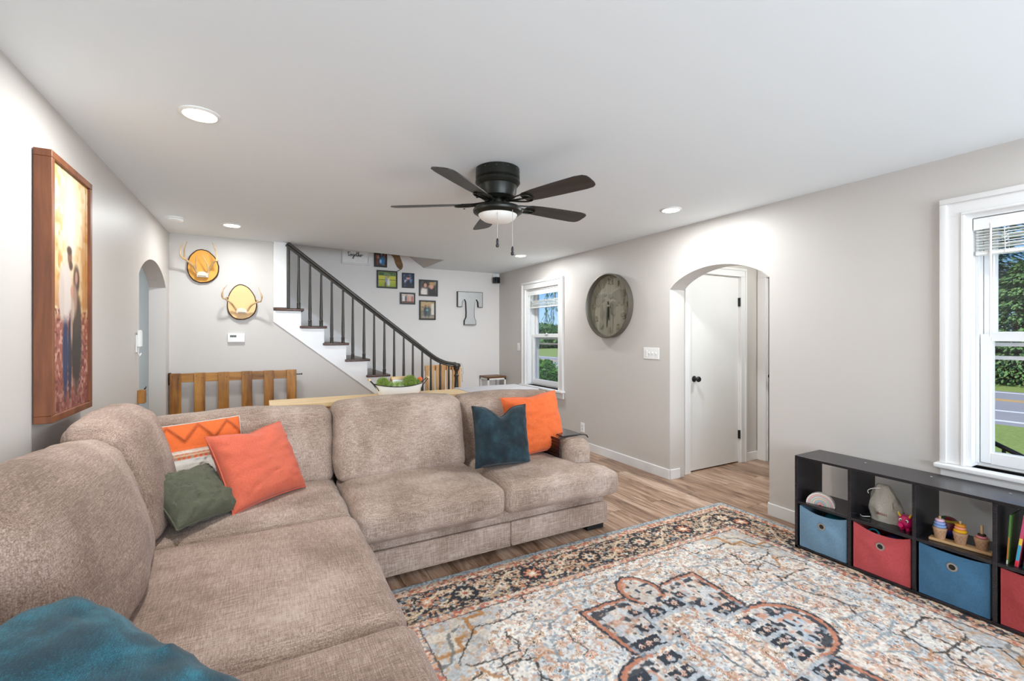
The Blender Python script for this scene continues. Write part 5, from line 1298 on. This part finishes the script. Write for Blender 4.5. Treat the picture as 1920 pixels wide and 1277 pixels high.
# small hand-knotted jitter so that edges are ragged
jx = (vn(.011, 1) - .5) * .013; jy = (vn(.011, 2) - .5) * .013
PX, PY = GX + jx, GY + jy
A = np.abs(PX - RCX); B = np.abs(PY - RCY)
c = np.zeros((ny, nx, 3)); c[:] = hexs('f0e9de')
def put(m, col, al=1.0):
    global c
    m = np.clip(m, 0, 1)[..., None] * al; c = c * (1 - m) + hexs(col) * m
def patches(cell, thr, col, seed, region=1.0, al=1.0, w=14): put(np.clip((vn(cell, seed) - thr) * w, 0, 1) * region, col, al)
def seg_d(X, Y, pts):
    d = np.full(X.shape, 9.0)
    for (x0, y0), (x1, y1) in zip(pts, pts[1:]):
        dx, dy = x1 - x0, y1 - y0; L = dx * dx + dy * dy + 1e-9
        t = np.clip(((X - x0) * dx + (Y - y0) * dy) / L, 0, 1); d = np.minimum(d, np.hypot(X - x0 - t * dx, Y - y0 - t * dy))
    return d
def line(pts, w, col, al=1.0, X=None, Y=None, worn=.3, seed=50):
    d = seg_d(A if X is None else X, B if Y is None else Y, pts)
    wear = np.clip((vn(.03, seed) - worn + .15) * 8, 0, 1)
    put(np.clip((w - d) / .004 + .5, 0, 1) * wear, col, al)
def rosette(X, Y, cx, cy, r, cols, petals=6):
    dx, dy = X - cx, Y - cy; d = np.hypot(dx, dy); a = np.arctan2(dy, dx)
    pet = r * (.78 + .22 * np.cos(a * petals))
    put((d < pet) * 1.0, cols[0]); put((d < pet * .68) * 1.0, cols[1]); put((d < pet * .34) * 1.0, cols[2])
E_ = np.minimum(np.minimum(PX - RX0, RX1 - PX), np.minimum(PY - RY0, RY1 - PY))
field = (E_ > .39).astype(float)
# field ground: cream with faded blue, peach and rust flecks
patches(.10, .60, 'd0d5d8', 3, field, .6, 6); patches(.13, .62, 'ead6c6', 4, field, .5, 6)
patches(.020, .70, 'cf9d80', 5, field, .7); patches(.017, .72, 'a3b1bd', 6, field, .75); patches(.013, .78, '59636e', 7, field, .75); patches(.024, .76, 'd3ae93', 8, field, .6); patches(.011, .76, 'b8856a', 9, field, .6)
# rows of small flower heads
r5 = random.Random(11)
for k in range(150):
    a, b = r5.uniform(.02, 1.12), r5.uniform(.02, .82)
    cc = r5.choice([('c8a081', 'e2cbb6', '9b6a50'), ('9fb0bd', 'dcd9d3', '6d5a52'), ('cf8a68', 'e6d2c0', '5f6c78'), ('b98a66', 'dfcbb5', '59493f')])
    rr = r5.uniform(.014, .030); rosette(A, B, a, b, rr, cc, r5.choice([5, 6, 8]))
# grey-blue corner pieces
corner = field * ((A + B * .85) > 1.42)
put(corner, 'b7babb', .7); patches(.018, .64, 'c79a72', 21, corner, .7); patches(.05, .62, 'e0d3c2', 22, corner, .8)
line([(1.16, .60), (1.02, .60), (1.02, .68), (.93, .68), (.93, .80), (.84, .80), (.84, .86)], .011, 'b8824f', seed=23)
line([(1.20, .52), (1.10, .55), (1.06, .62), (1.05, .72), (.98, .76)], .008, '6a6a66', .8, seed=24)
# stepped outlines
dark, rust = '2b3038', 'c2785a'
def double(pts, sh, w=.0065, seed=30):
    line([(x + sh[0], y + sh[1]) for x, y in pts], .013, rust, .95, seed=seed, worn=.2); line(pts, w, dark, 1, seed=seed + 1, worn=.2)
in1 = ((A > .10) & (A < .40) & (B > .22) & (B < .56)).astype(float)
put(in1, 'd9cfc4', .6); patches(.022, .62, dark, 31, in1, .8); patches(.022, .60, 'd6a388', 32, in1, .8); patches(.04, .58, 'd6d9dc', 33, in1, .8)
double([(.10, .50), (.13, .56), (.25, .575), (.41, .57), (.40, .40), (.38, .22), (.34, .20)], (-.017, -.012))
line([(.12, .50), (.22, .52), (.36, .52), (.355, .36), (.345, .24)], .014, dark, .85, seed=34, worn=.45)
in2 = (((A / .135) ** 1.3 + (np.abs(B - .57) / .15) ** 1.4) < 1).astype(float)
put(in2, 'cfc6bc', .8); patches(.03, .6, 'cf9a7b', 35, in2); patches(.022, .68, '39414b', 36, in2)
double([(0, .725), (.07, .69), (.115, .61), (.115, .55), (.09, .49)], (-.012, -.012), seed=37)
in3 = ((A > .34) & (B < .20) & (A < .60 - B * .5)).astype(float)
put(in3, 'd6d0ca', .7); patches(.035, .55, 'b9c2ca', 38, in3); patches(.026, .66, 'd29c83', 39, in3); patches(.02, .70, dark, 40, in3)
double([(.34, .19), (.40, .20), (.49, .175), (.56, .12), (.595, .05), (.595, 0)], (-.014, -.010), seed=41)
line([(.36, .15), (.48, .13), (.55, .06), (.56, 0)], .016, dark, .9, seed=42, worn=.5)
# dark blocks with rosettes
for a, b, rx, ry in ((.07, .40, .05, .04), (.27, .24, .075, .035), (.26, .13, .05, .028), (.28, .04, .06, .028), (.20, .33, .04, .03), (.46, .10, .05, .02), (.10, .22, .03, .018), (.16, .44, .03, .025)):
    m = ((np.abs(A - a) < rx) & (np.abs(B - b) < ry)).astype(float) * np.clip((vn(.02, 60) - .22) * 8, 0, 1)
    put(m, '272d37'); put(((np.abs(A - a) < rx + .02) & (np.abs(B - b + ry * .6) < ry)).astype(float) * (1 - m) * .6, 'a9b8c4')
    rosette(A, B, a, b, min(rx, ry) * .62, ('cf9a83', 'e3c6b4', '8a5c4c'))
    if rx > .05: rosette(A, B, a + rx * .62, b, ry * .45, ('c98d74', 'e5d4c4', '5b6875')); rosette(A, B, a - rx * .62, b, ry * .45, ('b9a48f', 'e5d4c4', '5b6875'))
# curled scrolls and palmette outlines of the field
blk = '3b3733'
line([(1.06, .545), (.91, .72), (.79, .70), (.68, .72), (.61, .71), (.59, .84)], .0045, blk, seed=43)
line([(1.07, .53), (1.02, .49), (.90, .475), (.81, .48), (.78, .53), (.81, .61)], .0048, blk, seed=44)
line([(.90, .48), (.91, .35)], .0045, blk, seed=45); line([(.57, .53), (.54, .48), (.56, .42), (.53, .34), (.57, .32), (.59, .36)], .004, '5a4a40', seed=46)
line([(.82, .27), (.90, .28), (1.05, .27), (1.11, .32), (1.08, .41), (1.04, .43), (.84, .43), (.77, .40), (.80, .31), (.82, .27)], .0048, blk, seed=47)
line([(.82, .43), (.76, .48), (.81, .55), (.80, .62)], .0042, blk, seed=48); line([(.80, .30), (.76, .22), (.79, .10), (.84, .04), (.84, 0)], .0042, blk, seed=52)
line([(.78, .39), (.70, .42), (.66, .36)], .006, 'c08a62', seed=53); line([(1.0, .46), (.97, .40), (.93, .36)], .008, 'bd8a60', seed=54)
for pts, s_ in (([(.69, .27), (.89, .21), (.88, .12), (.66, .08)], 55), ([(.64, .06), (.54, .24), (.76, .24)], 56), ([(.42, .62), (.55, .58), (.64, .62), (.72, .56)], 57), ([(0, .76), (.2, .74), (.35, .78), (.5, .74)], 58), ([(.6, .3), (.68, .34), (.66, .44), (.60, .5)], 59)):
    line(pts, .0065, '8f9aa1', .85, seed=s_)
line([(0, .30), (.06, .29), (.12, .12), (.13, 0)], .005, 'c48a70', .8, seed=61); line([(0, .14), (.03, .12), (.05, 0)], .005, '4a535d', .8, seed=62)
# inner guard stripe, main border, outer guard and plain edge
g2 = ((E_ > .335) & (E_ <= .39)).astype(float); put(g2, 'd9ab8b'); patches(.016, .52, 'e6d5c3', 70, g2, .9); patches(.014, .62, 'b9614a', 71, g2, .9); patches(.014, .68, '7e8a92', 72, g2, .8)
put(((np.abs(E_ - .339) < .004) | (np.abs(E_ - .388) < .004)) * 1.0, '4d443f', .85)
main = ((E_ > .10) & (E_ <= .335)).astype(float); put(main, '23242a')
patches(.015, .60, 'c4a684', 73, main, .95); patches(.013, .66, 'dccbb2', 74, main, .95); patches(.013, .72, 'c9805c', 75, main, .9); patches(.018, .76, '7d8b95', 76, main, .8)
mid = .218
def border_items(fn):
    for side in range(4):
        if side < 2: S = PX - RCX; D = (RY1 - PY) if side == 0 else (PY - RY0); half = (RX1 - RX0) / 2
        else: S = PY - RCY; D = (RX1 - PX) if side == 2 else (PX - RX0); half = (RY1 - RY0) / 2
        fn(S, D, half)
def vine(S, D, half):
    ok = (np.abs(S) < half - D + .02)
    dv = np.abs(D - (mid + .075 * np.sin(S * 2 * PI / .42)))
    put((dv < .011) * ok * 1.0, 'c8ab86'); put((dv < .004) * ok * 1.0, 'e2d2b8')
    dv = np.abs(D - (mid - .06 * np.sin(S * 2 * PI / .42 + .5)))
    put((dv < .005) * ok * 1.0, 'a2785a')
border_items(vine)
def flowers(S, D, half):
    n = int(half / .21)
    for k in range(-n - 1, n + 2):
        s0 = k * .21 + (.0 if half > 1.3 else .05)
        if abs(s0) > half - .12: continue
        cols = [('c9a27f', 'e9dccb', '3a3a40'), ('c3704f', 'dcb592', 'efe2d0'), ('b8a48c', 'e3cdb5', 'a2583f')][k % 3]
        m = (np.hypot(S - s0, D - mid) < .072); put(m * 1.0 * (k % 2 == 0), '1c1e25')
        rosette(S, D, s0, mid + (.0 if k % 2 == 0 else .02 * (-1) ** (k // 2)), .056 if k % 2 == 0 else .042, cols, 8 if k % 2 == 0 else 6)
        for dx, dd in ((.075, .06), (-.075, -.06), (.09, -.05), (-.09, .05)):
            rosette(S, D, s0 + dx, mid + dd, .019, ('c79e78', 'e6d6c0', '9c5a42'), 5)
border_items(flowers)
g1 = ((E_ > .042) & (E_ <= .10)).astype(float); put(g1, 'd6ad8e'); patches(.016, .50, 'e4d2be', 80, g1, .9); patches(.014, .60, 'c4694a', 81, g1, .9); patches(.012, .70, '5a5450', 82, g1, .8)
put((np.abs(E_ - .103) < .004) * 1.0, '3b3634', .9)
put((E_ <= .042) * 1.0, 'a3aaab'); patches(.010, .55, 'b9c2c5', 83, (E_ <= .042) * 1.0, .9); patches(.010, .62, '75828a', 84, (E_ <= .042) * 1.0, .9)
# yarn-level mottling
c *= (.90 + .20 * vn(.009, 90))[..., None]; c = c * .93 + hexs('e4dcd1') * .07 * (.5 + vn(.2, 91))[..., None]
c = np.clip(c, 0, 1)
Z = .011 + .0015 * vn(.012, 95) + .001 * vn(.1, 96)
edge = np.zeros_like(Z, bool); edge[0] = edge[-1] = True; edge[:, 0] = edge[:, -1] = True; Z[edge] = .001
co = np.stack([GX, GY, Z], -1).reshape(-1, 3).copy(); org = np.array([(RX0 + RX1) / 2, (RY0 + RY1) / 2, 0])
co -= org
idx = np.arange(ny * nx).reshape(ny, nx); q = np.stack([idx[:-1, :-1], idx[:-1, 1:], idx[1:, 1:], idx[1:, :-1]], -1).reshape(-1, 4)
me = bpy.data.meshes.new('area_rug'); me.vertices.add(len(co)); me.vertices.foreach_set('co', co.astype(np.float32).ravel())
me.loops.add(q.size); me.loops.foreach_set('vertex_index', q.astype(np.int32).ravel()); me.polygons.add(len(q)); me.polygons.foreach_set('loop_start', np.arange(0, q.size, 4, dtype=np.int32)); me.update(calc_edges=True); me.validate()
ca = me.color_attributes.new('Col', 'FLOAT_COLOR', 'POINT'); cc = c.reshape(-1, 3); cc = np.where(cc <= .04045, cc / 12.92, ((cc + .055) / 1.055) ** 2.4)
ca.data.foreach_set('color', np.concatenate([cc, np.ones((len(cc), 1))], 1).astype(np.float32).ravel())
me.polygons.foreach_set('use_smooth', [True] * len(me.polygons))
me.materials.append(m_attr('rug_yarn', .95, fuzz=.35, bump=.6, fscale=330))
o = bpy.data.objects.new('area_rug', me); COL.objects.link(o); o.location = org
tag(o, 'large faded oriental rug in cream, blue and rust with a dark floral border', 'rug')
# ------------------------------------------------------------------ outdoors
GZ = -.5
bm = new(); box(bm, XRo + .02, -30, GZ - .3, 13.7, 120, GZ); box(bm, 22.0, -30, GZ - .3, 110, 120, GZ); solo('lawn', bm, 'grass', 'green lawn outside the windows', 'lawn', kind='stuff', smooth=False)
rd = thing('road', 'grey two-lane road with yellow and white lines outside the right window', 'road', (17.8, 10, GZ - .3))
bm = new(); box(bm, 13.7, -30, GZ - .3, 22.0, 120, GZ - .01); part('asphalt_surface', bm, 'asphalt', rd, world=True)
bm = new(); box(bm, 18.75, -30, GZ - .01, 18.9, 120, GZ - .004); box(bm, 19.1, -30, GZ - .01, 19.25, 120, GZ - .004); part('yellow_line', bm, 'roadyellow', rd, world=True)
for x in (14.3, 16.2, 21.4):
    bm = new(); box(bm, x, -30, GZ - .01, x + .18, 120, GZ - .004); part('white_line', bm, 'roadwhite', rd, world=True)
# porch handrail outside the right window
t = thing('porch_handrail', 'thin black sloping metal handrail on the lawn outside the right window', 'handrail', (5.5, 1.3, GZ))
bm = new(); tube(bm, [(5.5, 1.75, .62), (5.5, 1.2, .36), (5.5, .6, .08)], .02, 8); part('top_rail', bm, 'black', t, world=True)
for y, z in ((1.38, .44), (.8, .17)):
    bm = new(); tube(bm, [(5.5, y, z), (5.5, y, GZ)], .013, 8); part('post', bm, 'black', t, world=True)
def leaves(bm, c, rad, n, size, seed, shell=.55, droop=0, squash=1):
    rnd = random.Random(seed)
    for i in range(n):
        while True:
            d = Vector((rnd.uniform(-1, 1), rnd.uniform(-1, 1), rnd.uniform(-1, 1)))
            if .05 < d.length <= 1: break
        d = d.normalized() * (shell + (1 - shell) * rnd.random() ** .6)
        k = 1 + .30 * noise.noise(d * 2.2 + Vector((seed, 0, 0)))
        p = Vector(c) + Vector((d.x * rad[0], d.y * rad[1], d.z * rad[2])) * k
        a = Vector((rnd.uniform(-1, 1), rnd.uniform(-1, 1), rnd.uniform(-.6, .6) - droop)).normalized(); b = a.orthogonal().normalized()
        b = (b * math.cos(i) + a.cross(b) * math.sin(i)); s = size * rnd.uniform(.6, 1.4)
        v = [bm.verts.new(p - a * s), bm.verts.new(p + b * s * .4), bm.verts.new(p + a * s), bm.verts.new(p - b * s * .4)]; bm.faces.new(v)
def conifer(label, x, y, h, r, n, seed, mat='leafdark', size=.17):
    t = thing('spruce_tree', label, 'tree', (x, y, GZ), group=None)
    bm = new(); tube(bm, [(x, y, GZ), (x, y, GZ + h * .9)], [.28, .05], 10); part('trunk', bm, 'trunk', t, world=True)
    bm = new(); rnd = random.Random(seed)
    for i in range(n):
        v = rnd.random() ** 1.25; z = GZ + .5 + (h - .5) * v; tier = .75 + .25 * math.sin(v * 60); rr = r * (1 - v) ** .75 * tier * rnd.uniform(.45, 1.05); a = rnd.uniform(0, 2 * PI)
        p = Vector((x + rr * math.cos(a), y + rr * math.sin(a), z - rr * .25)); o = Vector((math.cos(a), math.sin(a), -.35 + rnd.uniform(-.25, .25))).normalized(); b = Vector((-math.sin(a), math.cos(a), rnd.uniform(-.5, .5))).normalized(); s = size * rnd.uniform(.5, 1.3)
        bm.faces.new([bm.verts.new(p - o * s), bm.verts.new(p + b * s * .35), bm.verts.new(p + o * s), bm.verts.new(p - b * s * .35)])
    part('foliage', bm, mat, t, world=True, smooth=False); return t
conifer('dark green spruce beyond the road, left part of the right window view', 29, 8.4, 12, 4.2, 22000, 1)
conifer('dark green spruce beyond the road, right part of the right window view', 30, 3.6, 14, 4.6, 22000, 2)
conifer('paler green low spruce at the road edge behind the lower sash of the right window', 26.5, 6.2, 4.8, 3.4, 14000, 3, 'leafmid', .13)
conifer('spruce beyond the road at the far right of the right window view', 31, -2.5, 13, 4.6, 5000, 4)
conifer('spruce beyond the road at the far left of the right window view', 31, 13.8, 13, 4.6, 6000, 5)
# plants by the porch
t = thing('leafy_plant', 'leafy green garden plant below the right window', 'plant', (5.2, 1.58, GZ))
bm = new()
for i in range(26):
    a = i * 2.4; z = .1 + .22 * ((i * 7) % 10) / 10; r = .05 + .22 * ((i * 3) % 7) / 7
    p = Vector((5.2 + r * math.cos(a), 1.58 + r * math.sin(a), z)); o = Vector((math.cos(a), math.sin(a), .2)); b = Vector((-math.sin(a), math.cos(a), .2)); s = .10
    bm.faces.new([bm.verts.new(p - o * s * .3), bm.verts.new(p + o * s * .4 + b * s * .5), bm.verts.new(p + o * s * 1.3), bm.verts.new(p + o * s * .4 - b * s * .5)])
part('foliage', bm, 'leafhedge', t, world=True, smooth=False)
bm = new()
for i in range(6): tube(bm, [(5.2, 1.58, GZ), (5.2 + .12 * math.cos(i), 1.58 + .12 * math.sin(i), .2)], .008, 5)
part('stem', bm, 'trunk', t, world=True)
# view from the far window
t = thing('round_bush', 'round clipped green bush low outside the far window', 'bush', (7.6, 11.9, GZ))
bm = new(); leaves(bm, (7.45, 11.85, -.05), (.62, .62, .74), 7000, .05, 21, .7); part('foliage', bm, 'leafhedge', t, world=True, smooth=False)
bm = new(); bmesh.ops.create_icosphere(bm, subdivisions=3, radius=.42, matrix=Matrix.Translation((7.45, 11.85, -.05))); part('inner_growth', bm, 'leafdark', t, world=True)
t = thing('weeping_tree', 'arching drooping leafy tree outside the far window against the blue sky', 'tree', (9.3, 11.3, GZ))
bm = new(); tube(bm, smooth_path([(9.3, 11.3, GZ), (9.2, 11.35, 1.2), (8.9, 11.5, 2.4), (8.4, 11.7, 2.85)]), [.16] * 5 + [.1] * 4 + [.06] * 4, 10); part('trunk', bm, 'trunk', t, world=True)
bm = new(); rnd = random.Random(8); tw = new()
for k in range(16):
    a = rnd.uniform(0, 2 * PI); R0 = rnd.uniform(.4, 1.15); cx, cy, cz = 8.35, 11.7, 2.85
    base = Vector((cx, cy, cz)); tip = Vector((cx + R0 * math.cos(a), cy + R0 * math.sin(a), cz - R0 * .7 - rnd.uniform(.1, .5)))
    mid_ = (base + tip) / 2 + Vector((R0 * .3 * math.cos(a), R0 * .3 * math.sin(a), .75)); q = smooth_path([base, mid_, tip], 10)
    tube(tw, q, .006, 5)
    for p in q[5:]:
        for _ in range(6):
            o = Vector((rnd.uniform(-.7, .7), rnd.uniform(-.7, .7), -1)).normalized(); b = o.orthogonal().normalized(); s = rnd.uniform(.07, .13); p2 = p + Vector((rnd.uniform(-.06, .06), rnd.uniform(-.06, .06), 0))
            bm.faces.new([bm.verts.new(p2), bm.verts.new(p2 + o * s + b * s * .25), bm.verts.new(p2 + o * s * 2), bm.verts.new(p2 + o * s - b * s * .25)])
part('branches', tw, 'trunk', t, world=True); part('foliage', bm, 'leafhedge', t, world=True, smooth=False)
for i, (x, y, r, h, lb_) in enumerate(((36, 62, 9, 3.0, 'distant round green tree low on the horizon of the far window, left'), (46, 60, 9, 2.9, 'distant round green tree low on the horizon of the far window, right'), (45, 80, 14, 3.8, 'farthest hazy green tree on the horizon of the far window'))):
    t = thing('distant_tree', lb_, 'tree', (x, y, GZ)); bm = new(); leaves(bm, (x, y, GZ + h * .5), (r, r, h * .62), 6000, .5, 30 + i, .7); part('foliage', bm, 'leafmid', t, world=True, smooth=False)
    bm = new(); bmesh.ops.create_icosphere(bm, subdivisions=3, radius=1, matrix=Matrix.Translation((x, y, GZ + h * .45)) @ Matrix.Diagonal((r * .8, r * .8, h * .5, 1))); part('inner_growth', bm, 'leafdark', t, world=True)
# ------------------------------------------------------------------ camera, light, render look
cd = bpy.data.cameras.new('camera'); cd.sensor_width = 36; cd.lens = 853.3 * 36 / 1920; cd.shift_y = -10.5 / 1920; cd.clip_start = .02; cd.clip_end = 300
cam = bpy.data.objects.new('camera', cd); COL.objects.link(cam); cam.location = (0, 0, 1.4)
cam.rotation_euler = (PI / 2, 0, -math.atan(467 / 853.3)); SC.camera = cam

w = bpy.data.worlds.new('world'); SC.world = w; w.use_nodes = True
nt = w.node_tree; bg = nt.nodes['Background']
tc = nt.nodes.new('ShaderNodeTexCoord'); sep = nt.nodes.new('ShaderNodeSeparateXYZ'); rp = nt.nodes.new('ShaderNodeValToRGB')
nt.links.new(tc.outputs['Generated'], sep.inputs[0]); nt.links.new(sep.outputs['Z'], rp.inputs[0])
el = rp.color_ramp.elements; el.new(.12); el.new(.5)
for e, (p, c) in zip(el, ((0, 'b4d6f2'), (.12, '7db4ea'), (.4, '4d8fe0'), (1, '3674cc'))): e.position = p; e.color = lin(c)
nt.links.new(rp.outputs[0], bg.inputs[0]); bg.inputs[1].default_value = 1.05
sd = bpy.data.lights.new('sun', 'SUN'); sd.energy = 3.0; sd.angle = .01; sd.color = (1, .95, .86)
so = bpy.data.objects.new('sun', sd); COL.objects.link(so); so.location = (-5, 3, 12)
so.rotation_euler = Vector((.55, -.22, -.8)).to_track_quat('-Z', 'Y').to_euler()

def add_fill(x, y, z, sx, sy, e, direction, col=(.84, .95, 1.08)):  # added fill lamp, stands in for daylight at an invented window
    ld = bpy.data.lights.new('added_daylight_fill', 'AREA'); ld.shape = 'RECTANGLE'; ld.size = sx; ld.size_y = sy; ld.energy = e; ld.color = col; ld.spread = math.radians(125)
    o = bpy.data.objects.new('added_daylight_fill', ld); COL.objects.link(o); o.location = (x, y, z); o.rotation_euler = Vector(direction).to_track_quat('-Z', 'Z').to_euler(); return o
add_fill(.5, YN - .03, 1.35, 1.15, 1.4, 47, (0, 1, .12))
add_fill(2.3, YN - .03, 1.35, 1.15, 1.4, 47, (0, 1, .12))
add_fill(XR + .17, -1.85, 1.36, .85, 1.35, 3, (-1, 1.3, .05))
add_fill(XR + .17, -.70, 1.36, .85, 1.35, 3, (-1, 1.3, .05))

SC.view_settings.view_transform = 'Standard'; SC.view_settings.look = 'None'
SC.view_settings.exposure = .27; SC.view_settings.gamma = 1; SC.view_settings.use_curve_mapping = False
SC.cycles.use_denoising = True; SC.cycles.max_bounces = 14; SC.cycles.diffuse_bounces = 12; SC.cycles.sample_clamp_indirect = 10
SC.cycles.transparent_max_bounces = 12; SC.cycles.caustics_reflective = False; SC.cycles.caustics_refractive = False
